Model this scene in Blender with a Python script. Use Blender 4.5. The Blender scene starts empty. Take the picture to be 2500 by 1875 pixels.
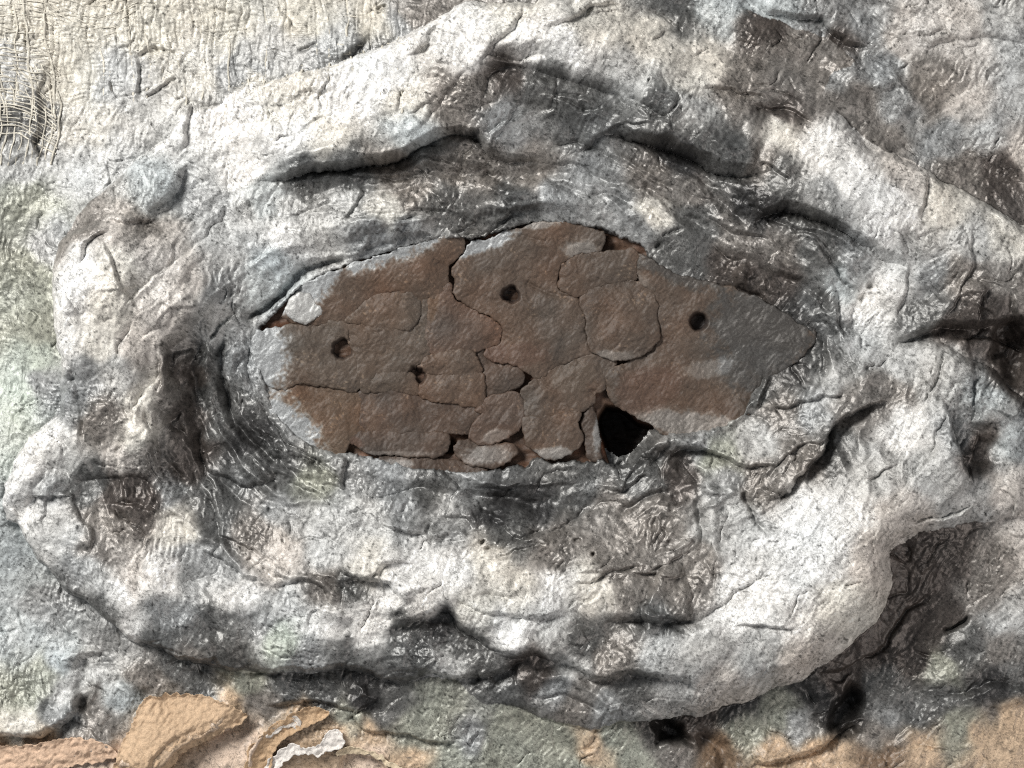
import bpy, math, random
import numpy as np
from mathutils import Vector
from mathutils.geometry import delaunay_2d_cdt

# ------------------------------------------------------------------ camera, light, exposure
sc = bpy.context.scene
S = 0.00013                      # metres per layout unit (the relief is about 33 cm wide)
CX, CY = 1250.0, 937.5

cam_d = bpy.data.cameras.new("camera")
cam = bpy.data.objects.new("camera", cam_d)
sc.collection.objects.link(cam)
sc.camera = cam
CAM_Z = 1.0
cam.location = (0, 0, CAM_Z + 60 * S)
cam.rotation_euler = (0, 0, 0)
cam_d.sensor_width = 36.0
cam_d.lens = 36.0 * CAM_Z / (2500 * S)
cam_d.clip_start = 0.02
cam_d.clip_end = 20.0

world = bpy.data.worlds.new("World")
sc.world = world
world.use_nodes = True
bg = world.node_tree.nodes["Background"]
bg.inputs[0].default_value = (0.90, 0.95, 1.0, 1)
bg.inputs[1].default_value = 0.19


def area_light(name, loc, target, size, size_y, watts, col):
    d = bpy.data.lights.new(name, 'AREA')
    d.shape = 'RECTANGLE'
    d.size = size
    d.size_y = size_y
    d.energy = watts
    d.color = col
    o = bpy.data.objects.new(name, d)
    sc.collection.objects.link(o)
    o.location = loc
    v = Vector(target) - Vector(loc)
    o.rotation_euler = v.to_track_quat('-Z', 'Y').to_euler()
    return o


area_light("window_light", (-0.72, 0.56, 0.80), (0.0, 0.0, 0.0), 0.36, 0.36, 23.0, (1.0, 0.98, 0.94))
area_light("fill_light", (0.85, -0.50, 0.62), (0.0, 0.0, 0.0), 0.70, 0.70, 5.0, (1.0, 0.93, 0.88))  # added warm fill from the lower right, standing in for bounced light

sc.view_settings.view_transform = 'Standard'
sc.view_settings.look = 'None'
sc.view_settings.exposure = 0.0
sc.view_settings.gamma = 1.0
sc.view_settings.use_curve_mapping = False
sc.render.engine = 'CYCLES'
sc.cycles.use_denoising = False
sc.cycles.pixel_filter_type = "BLACKMAN_HARRIS"
sc.cycles.filter_width = 1.1

rng = np.random.default_rng(11)
random.seed(11)

# ------------------------------------------------------------------ noise
_P = rng.permutation(256)
_P = np.concatenate([_P, _P, _P]).astype(np.int32)
_A = rng.uniform(0, 2 * np.pi, 256)
_GX, _GY = np.cos(_A).astype(np.float32), np.sin(_A).astype(np.float32)


def pn(x, y, seed=0):
    x = np.asarray(x, np.float32) + np.float32(seed * 17.37 + 1000)
    y = np.asarray(y, np.float32) + np.float32(seed * 9.71 + 1000)
    xi = np.floor(x)
    yi = np.floor(y)
    fx, fy = x - xi, y - yi
    xi = xi.astype(np.int32) & 255
    yi = yi.astype(np.int32) & 255
    u = fx * fx * fx * (fx * (fx * 6 - 15) + 10)
    v = fy * fy * fy * (fy * (fy * 6 - 15) + 10)

    def g(ix, iy, dx, dy):
        h = _P[_P[ix] + iy]
        return _GX[h] * dx + _GY[h] * dy
    a = g(xi, yi, fx, fy)
    b = g(xi + 1, yi, fx - 1, fy)
    c = g(xi, yi + 1, fx, fy - 1)
    d = g(xi + 1, yi + 1, fx - 1, fy - 1)
    return 1.5 * ((a * (1 - u) + b * u) * (1 - v) + (c * (1 - u) + d * u) * v)


def fbm(x, y, wl, octs=3, seed=0, gain=0.5):
    t = 0
    a = 1.0
    for k in range(octs):
        t = t + a * pn(x / wl, y / wl, seed + k * 3)
        wl *= 0.5
        a *= gain
    return t


def aniso(x, y, deg, wl_along, wl_across, seed=0):
    c, s = math.cos(math.radians(deg)), math.sin(math.radians(deg))
    return pn((x * c - y * s) / wl_along, (x * s + y * c) / wl_across, seed)


def sm(t):
    t = np.clip(t, 0, 1)
    return t * t * (3 - 2 * t)


# ------------------------------------------------------------------ layout grid
STEP = 2.5
X0, X1, Y0, Y1 = -140, 2640, -120, 1995
xs = np.arange(X0, X1 + 0.1, STEP, dtype=np.float32)
ys = np.arange(Y0, Y1 + 0.1, STEP, dtype=np.float32)
NX, NY = len(xs), len(ys)
GXm, GYm = np.meshgrid(xs, ys)
WX = GXm + 13 * pn(GXm / 95, GYm / 95, 41) + 5 * pn(GXm / 34, GYm / 34, 43) + 2.2 * pn(GXm / 13, GYm / 13, 47)
WY = GYm + 13 * pn(GXm / 95, GYm / 95, 42) + 5 * pn(GXm / 34, GYm / 34, 44) + 2.2 * pn(GXm / 13, GYm / 13, 48)


def smooth_path(pts, n=6):
    p = np.array(pts, float)
    if len(p) < 3:
        t = np.linspace(0, 1, n * 2)[:, None]
        return p[0] * (1 - t) + p[-1] * t
    q = np.vstack([2 * p[0] - p[1], p, 2 * p[-1] - p[-2]])
    out = []
    for i in range(1, len(q) - 2):
        for k in range(n):
            t = k / n
            a, b, c, d = q[i - 1], q[i], q[i + 1], q[i + 2]
            out.append(0.5 * (2 * b + (c - a) * t + (2 * a - 5 * b + 4 * c - d) * t * t + (3 * b - a - 3 * c + d) * t ** 3))
    out.append(q[-2])
    return np.array(out)


def path_dist(path, px, py):
    """signed distance (positive on the left of the travel direction as seen from above) and 0..1 along"""
    best = np.full(px.shape, 1e9, np.float32)
    sg = np.ones(px.shape, np.float32)
    tt = np.zeros(px.shape, np.float32)
    seg = np.hypot(*(path[1:] - path[:-1]).T)
    cum = np.concatenate([[0], np.cumsum(seg)])
    tot = cum[-1]
    for i in range(len(path) - 1):
        ax, ay = path[i]
        dx, dy = path[i + 1] - path[i]
        L2 = dx * dx + dy * dy
        if L2 < 1e-9:
            continue
        rx, ry = px - ax, py - ay
        u = np.clip((rx * dx + ry * dy) / L2, 0, 1)
        ex, ey = rx - u * dx, ry - u * dy
        d2 = ex * ex + ey * ey
        m = d2 < best
        best = np.where(m, d2, best)
        sg = np.where(m, np.where(dx * ry - dy * rx < 0, 1.0, -1.0), sg)
        tt = np.where(m, (cum[i] + u * seg[i]) / tot, tt)
    return np.sqrt(best) * sg, tt, tot


def window(path, pad):
    lo = path.min(0) - pad - 20
    hi = path.max(0) + pad + 20
    ix0 = max(0, int((lo[0] - X0) / STEP)); ix1 = min(NX, int((hi[0] - X0) / STEP) + 2)
    iy0 = max(0, int((lo[1] - Y0) / STEP)); iy1 = min(NY, int((hi[1] - Y0) / STEP) + 2)
    return slice(iy0, iy1), slice(ix0, ix1)


def prof(vals, t):
    if np.isscalar(vals):
        return vals
    return np.interp(t, np.linspace(0, 1, len(vals)), vals)


def step(H, pts, h, wh=60, r=10, dep=0, wd=18, taper=0.12):
    """a fold edge: surface raised on the left of the travel direction, dropping over a rounded lip"""
    p = smooth_path(pts)
    sl = window(p, max(wh * 3.6, wd * 3))
    d, t, L = path_dist(p, WX[sl], WY[sl])
    w = sm(t / taper) * sm((1 - t) / taper) if taper > 0 else 1.0
    hh = prof(h, t)
    k = np.clip(d / r, 0, 1)
    up = hh * np.sqrt(np.clip(1 - (1 - k) ** 2, 0, 1)) * np.exp(-(np.clip(d - r, 0, None) / (1.55 * wh)) ** 2)
    dn = -prof(dep, t) * np.exp(-np.clip(-d, 0, None) / wd) * (d <= 0) if not (np.isscalar(dep) and dep == 0) else 0
    H[sl] += w * np.where(d > 0, up - prof(dep, t) * np.clip(1 - k, 0, 1), dn)


def ridge(H, pts, w, h, taper=0.2, sharp=False):
    p = smooth_path(pts)
    sl = window(p, w * 4)
    d, t, L = path_dist(p, WX[sl], WY[sl])
    tp = sm(t / taper) * sm((1 - t) / taper)
    d = np.abs(d)
    q = np.exp(-d / w) if sharp else np.exp(-(d / w) ** 2)
    far = np.exp(-(d / (w * 3)) ** 2)
    H[sl] += tp * prof(h, t) * q * far


def blob_mask(x, y, rx, ry, ang=0, flat=1.0, wob=0.25, seed=0):
    R = max(rx, ry) * 2.6
    ix0 = max(0, int((x - R - X0) / STEP)); ix1 = max(ix0, min(NX, int((x + R - X0) / STEP) + 1))
    iy0 = max(0, int((y - R - Y0) / STEP)); iy1 = max(iy0, min(NY, int((y + R - Y0) / STEP) + 1))
    sl = (slice(iy0, iy1), slice(ix0, ix1))
    c, s = math.cos(math.radians(ang)), math.sin(math.radians(ang))
    dx, dy = WX[sl] - x, WY[sl] - y
    u = (dx * c - dy * s) / rx
    v = (dx * s + dy * c) / ry
    q = np.sqrt(u * u + v * v)
    if wob:
        q = q * (1 + wob * pn(GXm[sl] / (max(rx, ry) * 0.7), GYm[sl] / (max(rx, ry) * 0.7), seed + 71))
    return sl, np.exp(-q ** (2 * flat))


def bump(H, x, y, rx, ry, ang, h, flat=1.0, wob=0.25):
    sl, m = blob_mask(x, y, rx, ry, ang, flat, wob)
    H[sl] += h * m


# ------------------------------------------------------------------ the large form (thin-plate through measured points)
CP = """
0 0 30;300 0 30;600 0 28;900 0 24;0 250 22;300 250 30;550 150 30;0 500 25;200 420 30;60 700 18;60 900 18;100 540 25
-140 300 22;-140 900 20;-140 1400 25;-140 1900 40;-140 -120 30;600 -120 30;1300 -120 45;2000 -120 65;2640 -120 85
2640 500 70;2640 1000 95;2640 1500 60;2640 1990 40;1900 1990 40;1200 1990 35;500 1990 25
500 350 52;420 480 50;600 300 72;700 250 84;800 250 100;700 350 92;950 150 108;900 300 112;1000 250 122;1100 100 106
1200 60 92;1200 130 125;1100 250 125;1050 310 112;1350 100 132;1350 20 104;1500 60 110;1500 150 132;1600 200 132
1700 280 128;1600 300 112;1700 120 104;1800 200 118;1800 350 126;1900 280 132;1950 380 138;2050 420 146;2000 480 132
2150 480 148;2250 550 142;2400 600 136;2500 680 126;2000 200 96;2100 280 96;1700 0 74;1900 0 74;2100 0 70;2300 0 76
2500 0 86;2000 100 64;2200 150 72;2300 300 70;2450 200 86;2500 450 56;2400 430 56;2200 330 66
700 480 62;850 470 70;1000 440 72;1000 500 78;1150 450 74;1300 430 68;1300 480 74;1500 450 72;1500 520 64;1650 500 78
1750 480 76;1700 600 68;1850 600 84;1950 640 86;2000 720 80;2080 700 88;600 560 78;500 600 96;700 560 76;900 540 72
620 700 62;560 760 62;715 850 44;900 650 50;1100 600 52;1300 540 54;1550 600 54;1750 680 56;1950 820 58;1850 950 52
1700 1060 46;1400 1120 42;1100 1130 42;850 1090 42;740 980 42;1000 800 40;1300 800 40;1600 850 42
620 850 46;620 950 44;680 1050 42;560 900 48;520 1000 38;500 1100 38;460 950 44
200 650 136;300 600 168;400 620 152;220 800 156;300 750 180;400 750 146;250 950 142;350 930 150;430 870 92;400 1050 100
300 1050 116;200 1000 96;470 700 134;505 735 116;450 785 124;545 825 58;475 855 56;60 1150 84;100 1250 96;200 1200 106;330 1180 86;120 1080 84;200 1350 108
300 1300 124;330 1450 128;450 1350 106;450 1270 80;500 1480 118;420 1560 92;550 1350 88
30 1000 28;20 1400 20;100 1450 24;150 1550 30;250 1600 40;50 1600 40;250 1720 48;100 1750 60;400 1700 48
700 1150 50;900 1170 56;1100 1170 52;1300 1180 44;1500 1150 50;1300 1270 64;1100 1280 76;800 1250 74;650 1250 68
1500 1280 78;1600 1200 72;1700 1150 84;1750 1250 104;650 1350 98;800 1350 110;900 1420 130;700 1470 118;1000 1400 130
1150 1380 130;1100 1480 124;1300 1420 138;1300 1520 128;1450 1400 128;1600 1400 128;1600 1520 132;1750 1400 134
1800 1500 144;1900 1350 148;2000 1450 152;2100 1400 146;1950 1600 126;1700 1620 116;1500 1600 110;1350 1600 98
600 1560 100;750 1570 98;900 1560 88;1000 1600 84;1150 1600 88;1200 1700 74;1400 1680 78;1500 1740 74
500 1660 45;750 1690 40;900 1720 44;1100 1730 46;1000 1830 30;1300 1800 46;1500 1850 44;1250 1870 40;1700 1800 30
1900 1720 34;2050 1650 38;2200 1500 44;2300 1400 54;2400 1350 68;2450 1500 58;2300 1600 44;2400 1700 48;2200 1800 34
2450 1820 34;2050 1850 34;1850 1860 38;2200 950 124;2300 900 128;2300 1050 132;2150 1100 132;2000 1050 108;2100 1200 142
2300 1200 126;2450 1150 108;2450 1250 104;2400 1000 114;2400 850 78;2450 750 98;2300 720 114;2200 760 98;2150 800 98
1950 1000 94;1850 1050 76;2000 900 84;2080 850 84;1900 1150 108;300 1850 45;450 1800 40;600 1800 35;800 1850 25;0 1870 30
"""
cp = np.array([[float(v) for v in s.split()] for s in CP.replace("\n", ";").split(";") if s.strip()])
_q = cp[:, :2] / 1000.0
_r2 = ((_q[:, None] - _q[None]) ** 2).sum(-1)
_K = np.where(_r2 > 0, 0.5 * _r2 * np.log(_r2 + 1e-12), 0) + 2e-4 * np.eye(len(_q))
_Pm = np.hstack([np.ones((len(_q), 1)), _q])
_M = np.vstack([np.hstack([_K, _Pm]), np.hstack([_Pm.T, np.zeros((3, 3))])])
_w = np.linalg.solve(_M, np.concatenate([cp[:, 2], np.zeros(3)]))


def base_h(x, y):
    x = np.asarray(x, np.float32) / 1000
    y = np.asarray(y, np.float32) / 1000
    out = (_w[-3] + _w[-2] * x + _w[-1] * y).astype(np.float32)
    for (qx, qy), wi in zip(_q, _w[:-3]):
        r2 = (x - np.float32(qx)) ** 2 + (y - np.float32(qy)) ** 2 + np.float32(1e-9)
        out += np.float32(0.5 * wi) * r2 * np.log(r2)
    return out


# evaluated on every 4th node and interpolated (the form is smooth)
cxs = xs[::4]; cys = ys[::4]
if cxs[-1] < xs[-1]: cxs = np.append(cxs, cxs[-1] + 4 * STEP)
if cys[-1] < ys[-1]: cys = np.append(cys, cys[-1] + 4 * STEP)
_cgx, _cgy = np.meshgrid(cxs, cys)
_cb = base_h(_cgx, _cgy)


def up4(c):
    fx = (np.arange(NX) / 4.0); ix = np.clip(np.floor(fx).astype(int), 1, c.shape[1] - 3); fx = fx - ix
    fy = (np.arange(NY) / 4.0); iy = np.clip(np.floor(fy).astype(int), 1, c.shape[0] - 3); fy = fy - iy

    def wts(t):
        return [0.5 * (-t + 2 * t * t - t ** 3), 0.5 * (2 - 5 * t * t + 3 * t ** 3), 0.5 * (t + 4 * t * t - 3 * t ** 3), 0.5 * (-t * t + t ** 3)]
    a = sum(w[None, :] * c[:, ix + k - 1] for k, w in enumerate(wts(fx)))
    return sum(w[:, None] * a[iy + k - 1, :] for k, w in enumerate(wts(fy))).astype(np.float32)


H = up4(_cb)
BASE = H.copy()

# ------------------------------------------------------------------ folds, lips, creases
# outer top edge of the rim over the gauze
step(H, [(1460, -40), (1390, -5), (1280, 12), (1180, 8), (1110, 18), (1060, 50), (960, 100), (860, 142), (790, 168), (640, 192), (500, 225)],
     [34, 36, 36, 30, 16], wh=55, r=16, dep=18, wd=24)
# inner overhang of the upper rim
step(H, [(620, 446), (700, 436), (760, 425), (830, 415), (960, 393), (1030, 368), (1090, 332), (1145, 328), (1165, 350), (1190, 380), (1250, 392), (1340, 402)],
     [24, 48, 66, 76, 66, 36, 20, 12], wh=70, r=18, dep=[10, 34, 50, 56, 44, 26, 14], wd=14)
step(H, [(1480, 330), (1560, 358), (1640, 368), (1690, 398), (1750, 422), (1800, 428), (1870, 425)],
     [36, 66, 70, 50, 24], wh=75, r=26, dep=[14, 50, 50, 16], wd=16)
ridge(H, [(1690, 405), (1720, 450), (1770, 505), (1830, 560)], 13, -20)
ridge(H, [(1335, 355), (1395, 343), (1430, 360), (1480, 385), (1530, 405)], 5, -16, sharp=True)
ridge(H, [(1340, 400), (1400, 405), (1440, 420), (1490, 435)], 6, -12, sharp=True)
# hood fold on the upper rim
step(H, [(1175, 268), (1185, 215), (1210, 178), (1265, 163), (1340, 186), (1430, 212), (1520, 252), (1590, 305)],
     [24, 46, 52, 46, 26], wh=75, r=50, dep=[10, 22, 22, 10], wd=32)
bump(H, 1340, 280, 14, 10, 0, 8); bump(H, 1428, 268, 14, 10, 0, -14)
ridge(H, [(1190, 388), (1188, 420), (1180, 450)], 6, -8)
ridge(H, [(1250, 215), (1330, 225), (1420, 255), (1500, 300)], 26, 9)
ridge(H, [(1220, 260), (1300, 262), (1380, 290)], 8, -6)
# right eyelid crease
step(H, [(1830, 555), (1880, 522), (1930, 514), (1990, 530), (2060, 568), (2100, 602), (2150, 635), (2210, 660)],
     [24, 40, 42, 28, 10], wh=60, r=18, dep=[16, 44, 36, 10], wd=14)
ridge(H, [(1950, 545), (2020, 570), (2070, 600), (2110, 630)], 10, 10)
# back edge of the upper right ridge
step(H, [(2600, 620), (2530, 585), (2460, 535), (2390, 490), (2300, 445), (2270, 425), (2200, 395), (2175, 372), (2120, 362), (2085, 320), (2050, 280), (2010, 240)],
     [30, 36, 40, 34, 22, 12], wh=70, r=24, dep=[14, 18, 18, 10], wd=34)
step(H, [(1840, 18), (1920, 42), (1990, 42), (2020, 84), (2070, 108), (2130, 116)], [26, 32, 26, 18], wh=60, r=9, dep=12, wd=26)
ridge(H, [(1500, -10), (1600, 50), (1700, 88), (1800, 128), (1900, 146), (1990, 168), (2060, 205), (2090, 260)], 26, -16)
bump(H, 1680, 25, 60, 24, -15, -18); bump(H, 1830, 15, 26, 16, 0, -20)
bump(H, 2160, 150, 30, 16, 0, -14); bump(H, 2200, 155, 16, 22, 0, -14)
bump(H, 2060, 190, 40, 50, 0, 16); bump(H, 2190, 250, 45, 60, 20, 18); bump(H, 2410, 330, 60, 55, 30, 14)
bump(H, 1890, 265, 40, 40, 0, -18); bump(H, 1850, 100, 50, 40, 0, 10)
ridge(H, [(2050, 150), (2110, 215), (2180, 190), (2215, 250), (2190, 290)], 12, 8)
ridge(H, [(2150, 20), (2210, 15), (2250, 35)], 9, 10)
step(H, [(2250, 130), (2330, 100), (2420, 95), (2500, 110)], 14, wh=50, r=14, dep=6)
# right: groove above the tongue and the tongue itself
step(H, [(2180, 848), (2250, 812), (2340, 795), (2440, 798), (2540, 790)], [20, 44, 44, 40], wh=65, r=16, dep=[8, 22, 26, 24], wd=26)
step(H, [(2560, 1010), (2500, 972), (2460, 945), (2420, 905), (2380, 880), (2320, 850), (2270, 832), (2210, 838), (2165, 870)],
     [30, 36, 34, 24, 12], wh=70, r=22, dep=[16, 16, 10, 4], wd=26)
bump(H, 2475, 860, 42, 62, 10, -70, flat=1.8)
bump(H, 2330, 690, 70, 26, 20, -14); bump(H, 2270, 720, 60, 26, 30, -16); bump(H, 2220, 590, 50, 22, 25, -10)
step(H, [(2375, 1175), (2340, 1125), (2318, 1060), (2302, 1005), (2282, 962)], [20, 46, 46, 22], wh=45, r=14, dep=[8, 26, 20, 6], wd=40)
bump(H, 2385, 1095, 46, 60, 20, -34, flat=1.4)
step(H, [(2470, 1020), (2485, 985), (2520, 960)], 20, wh=30, r=8, dep=8)
# diagonal crease between collar and tongue
step(H, [(1860, 1228), (1920, 1190), (1980, 1135), (2012, 1088), (2030, 1050), (2060, 1018), (2110, 1000), (2175, 975)],
     [14, 30, 40, 36, 16], wh=42, r=10, dep=[8, 24, 28, 10], wd=24)
step(H, [(1880, 1000), (1940, 985), (2000, 975), (2060, 965)], 14, wh=26, r=6, dep=6)
bump(H, 2110, 1090, 30, 24, 0, 12); bump(H, 1960, 1060, 40, 22, 30, -12)
# lower right lip, running up to the tongue's underside
step(H, [(1180, 1716), (1280, 1735), (1360, 1760), (1440, 1778), (1520, 1776), (1590, 1764), (1650, 1756), (1720, 1746), (1800, 1722), (1880, 1692),
         (1955, 1668), (1985, 1636), (2040, 1592), (2100, 1550), (2135, 1518), (2162, 1478), (2176, 1440), (2172, 1398), (2166, 1352), (2192, 1316),
         (2240, 1298), (2320, 1286), (2420, 1270), (2560, 1236)],
     [8, 16, 26, 34, 46, 58, 66, 70, 74, 74, 66, 50, 34, 30], wh=95, r=70, dep=[2, 6, 14, 26, 26, 22, 18, 16, 14, 12, 10], wd=50, taper=0.05)
bump(H, 2200, 1350, 24, 40, -30, -22)
step(H, [(1190, 1575), (1250, 1604), (1330, 1602), (1390, 1622), (1440, 1650), (1490, 1656), (1560, 1644), (1650, 1650), (1730, 1690)],
     [20, 40, 40, 44, 34, 14], wh=60, r=18, dep=[6, 18, 18, 14, 4], wd=30)
ridge(H, [(1290, 1668), (1350, 1646), (1400, 1655), (1450, 1690), (1495, 1735)], 12, 12)
ridge(H, [(1280, 1705), (1340, 1694), (1400, 1704), (1470, 1742)], 7, -10)
bump(H, 1340, 1725, 70, 20, -12, 10)
# bottom left edge of the rim
step(H, [(590, 1645), (660, 1648), (720, 1637), (800, 1637), (880, 1640), (940, 1655), (995, 1676)], [34, 46, 46, 40, 22], wh=60, r=18, dep=[8, 20, 20, 10], wd=34)
step(H, [(960, 1676), (1030, 1656), (1110, 1655), (1180, 1652), (1230, 1630), (1290, 1606)], [18, 36, 40, 36, 18], wh=50, r=16, dep=[6, 14, 16, 10], wd=30)
step(H, [(20, 1270), (60, 1325), (110, 1385), (150, 1430), (215, 1480), (250, 1510), (290, 1530), (330, 1560), (380, 1590), (440, 1612), (520, 1628), (620, 1645)],
     [40, 50, 44, 36, 34, 34], wh=60, r=14, dep=[20, 20, 14, 14], wd=22)
# left side of the rim
step(H, [(380, 520), (300, 528), (240, 540), (180, 565), (150, 592), (135, 640), (130, 720), (126, 780), (138, 850), (148, 920), (155, 985), (140, 1012),
         (90, 1050), (50, 1100), (25, 1160), (12, 1210), (18, 1250), (40, 1295)],
     [30, 50, 56, 56, 54, 52, 44, 34, 44, 50, 44], wh=60, r=22, dep=[6, 14, 18, 18, 14, 16], wd=20)
# knob
step(H, [(475, 1250), (440, 1200), (400, 1150), (378, 1110), (385, 1070), (412, 1040), (442, 1010), (447, 950), (428, 900), (425, 862), (470, 802), (512, 760), (530, 715)],
     [10, 18, 24, 28, 24, 24, 24, 10], wh=60, r=30, dep=[2, 4, 6, 6, 12, 4], wd=16)
ridge(H, [(420, 655), (355, 725), (332, 795), (345, 860), (368, 920), (375, 980)], 26, -9)
bump(H, 300, 720, 60, 110, 10, 14); bump(H, 470, 745, 50, 40, 20, 12); bump(H, 380, 880, 26, 60, 0, -14)
bump(H, 340, 1000, 26, 70, 10, 12); bump(H, 250, 920, 60, 36, 0, -10); bump(H, 178, 935, 12, 18, 0, -22)
ridge(H, [(430, 900), (450, 870), (480, 860)], 8, 14); ridge(H, [(470, 900), (490, 870), (520, 860), (535, 900)], 7, 12)
bump(H, 432, 866, 14, 24, 20, -18)
step(H, [(250, 707), (300, 712), (350, 700)], 8, wh=20, r=5); step(H, [(400, 745), (440, 762), (490, 745)], 8, wh=22, r=5, dep=3)
step(H, [(205, 560), (260, 545), (330, 550), (390, 545)], 12, wh=30, r=10, dep=12)
# left lower hollows
step(H, [(180, 1185), (250, 1166), (320, 1160), (370, 1172), (400, 1200)], [8, 14, 14, 8], wh=45, r=44, dep=[4, 14, 14, 4], wd=40)
step(H, [(222, 1345), (238, 1292), (215, 1255), (195, 1225), (186, 1190)], 11, wh=30, r=9, dep=4, wd=30)
ridge(H, [(82, 1245), (95, 1195), (118, 1152), (160, 1142), (186, 1165)], 15, -13)
bump(H, 130, 1185, 22, 26, 0, 14); bump(H, 330, 1210, 26, 20, 0, 8); bump(H, 40, 1300, 26, 14, -45, -24)
ridge(H, [(365, 965), (385, 1010), (375, 1050), (350, 1085)], 9, 14)
ridge(H, [(395, 1195), (425, 1235), (480, 1290), (540, 1332), (610, 1388), (690, 1428)], 15, 26)
ridge(H, [(540, 1305), (580, 1345), (640, 1388), (720, 1420)], 9, -18)
ridge(H, [(405, 1120), (430, 1160), (455, 1210), (470, 1245)], 7, -16)
ridge(H, [(120, 1480), (150, 1520), (175, 1550)], 8, 10); ridge(H, [(110, 1395), (160, 1460), (230, 1500)], 16, -12)
# knuckles on the lower rim
step(H, [(815, 1382), (850, 1395), (900, 1410), (940, 1416), (972, 1438), (990, 1470)], [12, 30, 32, 18], wh=45, r=14, dep=[6, 14, 10], wd=30)
step(H, [(930, 1530), (1000, 1522), (1040, 1508), (1072, 1484), (1100, 1496), (1130, 1535), (1180, 1562), (1240, 1590), (1285, 1618)],
     [16, 34, 40, 34, 30, 16], wh=50, r=20, dep=[8, 22, 18, 8], wd=40)
step(H, [(1470, 1512), (1540, 1506), (1620, 1509), (1690, 1500)], 30, wh=50, r=24, dep=14, wd=28)
step(H, [(1090, 1442), (1150, 1470), (1200, 1492), (1290, 1500), (1380, 1495)], [10, 16, 12], wh=40, r=14, dep=6, wd=20)
step(H, [(660, 1430), (740, 1420), (790, 1440), (830, 1470)], 14, wh=40, r=14, dep=8)
for (x, y, rx, ry, a, h) in [(960, 1370, 60, 36, 20, 12), (1040, 1440, 46, 40, 0, 16), (1180, 1500, 80, 44, 10, 14), (700, 1400, 60, 22, -30, 10),
                             (880, 1480, 60, 40, 0, 12), (1400, 1440, 90, 50, 10, 12), (1280, 1380, 70, 30, 0, 10), (1560, 1480, 80, 24, 0, 12),
                             (1440, 1580, 60, 40, 0, -18), (1500, 1550, 50, 30, 0, -12), (1850, 1450, 120, 90, 30, 14), (1720, 1560, 90, 40, 20, 10),
                             (2080, 1300, 60, 60, 0, 12), (1750, 1330, 30, 80, 10, 14), (470, 1400, 50, 40, 0, -14), (380, 1430, 60, 40, 30, 14),
                             (560, 1470, 60, 30, -20, 14), (520, 1530, 40, 26, 0, -14), (640, 1530, 50, 40, 0, -16), (700, 1590, 40, 30, 0, 10),
                             (1080, 1372, 26, 24, 0, 16), (1118, 1368, 18, 20, 0, 16), (1360, 1320, 60, 20, 0, 8), (800, 1300, 60, 18, 30, 8),
                             (2080, 1460, 60, 60, 0, 10), (950, 230, 60, 50, 30, 14), (820, 340, 70, 40, 25, 14), (1080, 160, 30, 50, 0, 12),
                             (1320, 110, 80, 40, 0, 12), (1480, 110, 70, 40, -20, 12), (1640, 240, 60, 40, -20, 12), (2120, 420, 60, 40, -30, 8),
                             (1750, 250, 40, 40, 0, -12), (1560, 210, 30, 40, 0, -10), (670, 320, 50, 36, 20, 12), (760, 240, 30, 40, 0, -14),
                             (690, 290, 40, 24, 10, -16), (970, 240, 30, 22, -40, -14), (380, 455, 60, 36, 40, 16), (2000, 640, 60, 40, -20, 10)]:
    bump(H, x, y, rx, ry, a, h)
ridge(H, [(1085, 55), (1055, 100), (1030, 160)], 14, -22)
ridge(H, [(1455, -10), (1437, 28), (1424, 60)], 6, -12, sharp=True)
step(H, [(365, 528), (400, 496), (435, 466), (450, 432), (454, 400)], [10, 30, 34, 14], wh=60, r=10, dep=[6, 14, 10], wd=20)
step(H, [(470, 275), (400, 330), (330, 390), (260, 450), (190, 522)], 14, wh=60, r=14, dep=6, wd=22)
ridge(H, [(800, 340), (810, 215), (830, 205)], 6, 4)
# embossed strand figure in the gauze
for pts in ([(322, 130), (332, 180), (340, 240)], [(322, 130), (362, 122), (405, 152)], [(418, 172), (385, 212), (348, 240)], [(260, 175), (258, 215), (300, 260)],
            [(335, 112), (380, 116), (420, 118)]):
    ridge(H, pts, 5, 9); ridge(H, [(x + 9, y + 8) for x, y in pts], 4, -8)
ridge(H, [(85, 190), (88, 280), (75, 340), (90, 400)], 7, 16)
ridge(H, [(98, 320), (88, 350), (95, 395)], 6, -16)
ridge(H, [(735, 125), (750, 120), (770, 105)], 5, -10)
# cracks in the collar round the bark
ridge(H, [(608, 792), (640, 748), (690, 705), (725, 676), (770, 656), (850, 634)], [12, 13, 15, 12, 10], -1, 0.1) if False else None
for w_, d_ in ((15, -46),):
    ridge(H, [(600, 796), (640, 752), (690, 706), (725, 674), (770, 655), (862, 632)], 9, -40, taper=0.16)
step(H, [(850, 634), (910, 606), (980, 588), (1060, 566)], 10, wh=40, r=8, dep=4)
bump(H, 735, 730, 34, 36, 20, 16, flat=2)
ridge(H, [(598, 790), (600, 850), (610, 910), (628, 962), (660, 1020), (690, 1068), (740, 1112), (830, 1160)], 5, -14, taper=0.08, sharp=True)
ridge(H, [(560, 850), (570, 930), (600, 1000), (650, 1060), (700, 1100)], 16, -10)
ridge(H, [(540, 900), (548, 960), (575, 1020)], 8, -12); ridge(H, [(515, 910), (530, 990), (560, 1050)], 8, 8)
step(H, [(1250, 530), (1200, 560), (1148, 578), (1120, 572), (1092, 552)], [8, 16, 16, 8], wh=24, r=5, dep=9, wd=10)
step(H, [(1210, 535), (1240, 530), (1262, 505)], 14, wh=20, r=5, dep=10, wd=10)
ridge(H, [(1100, 500), (1160, 510), (1220, 500), (1290, 505), (1340, 500), (1390, 495)], 10, 10)
ridge(H, [(690, 1125), (740, 1128), (800, 1155), (832, 1176), (860, 1200)], 5, -16, sharp=True)
step(H, [(830, 1190), (840, 1150), (850, 1110)], 14, wh=30, r=6, dep=8)
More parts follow.
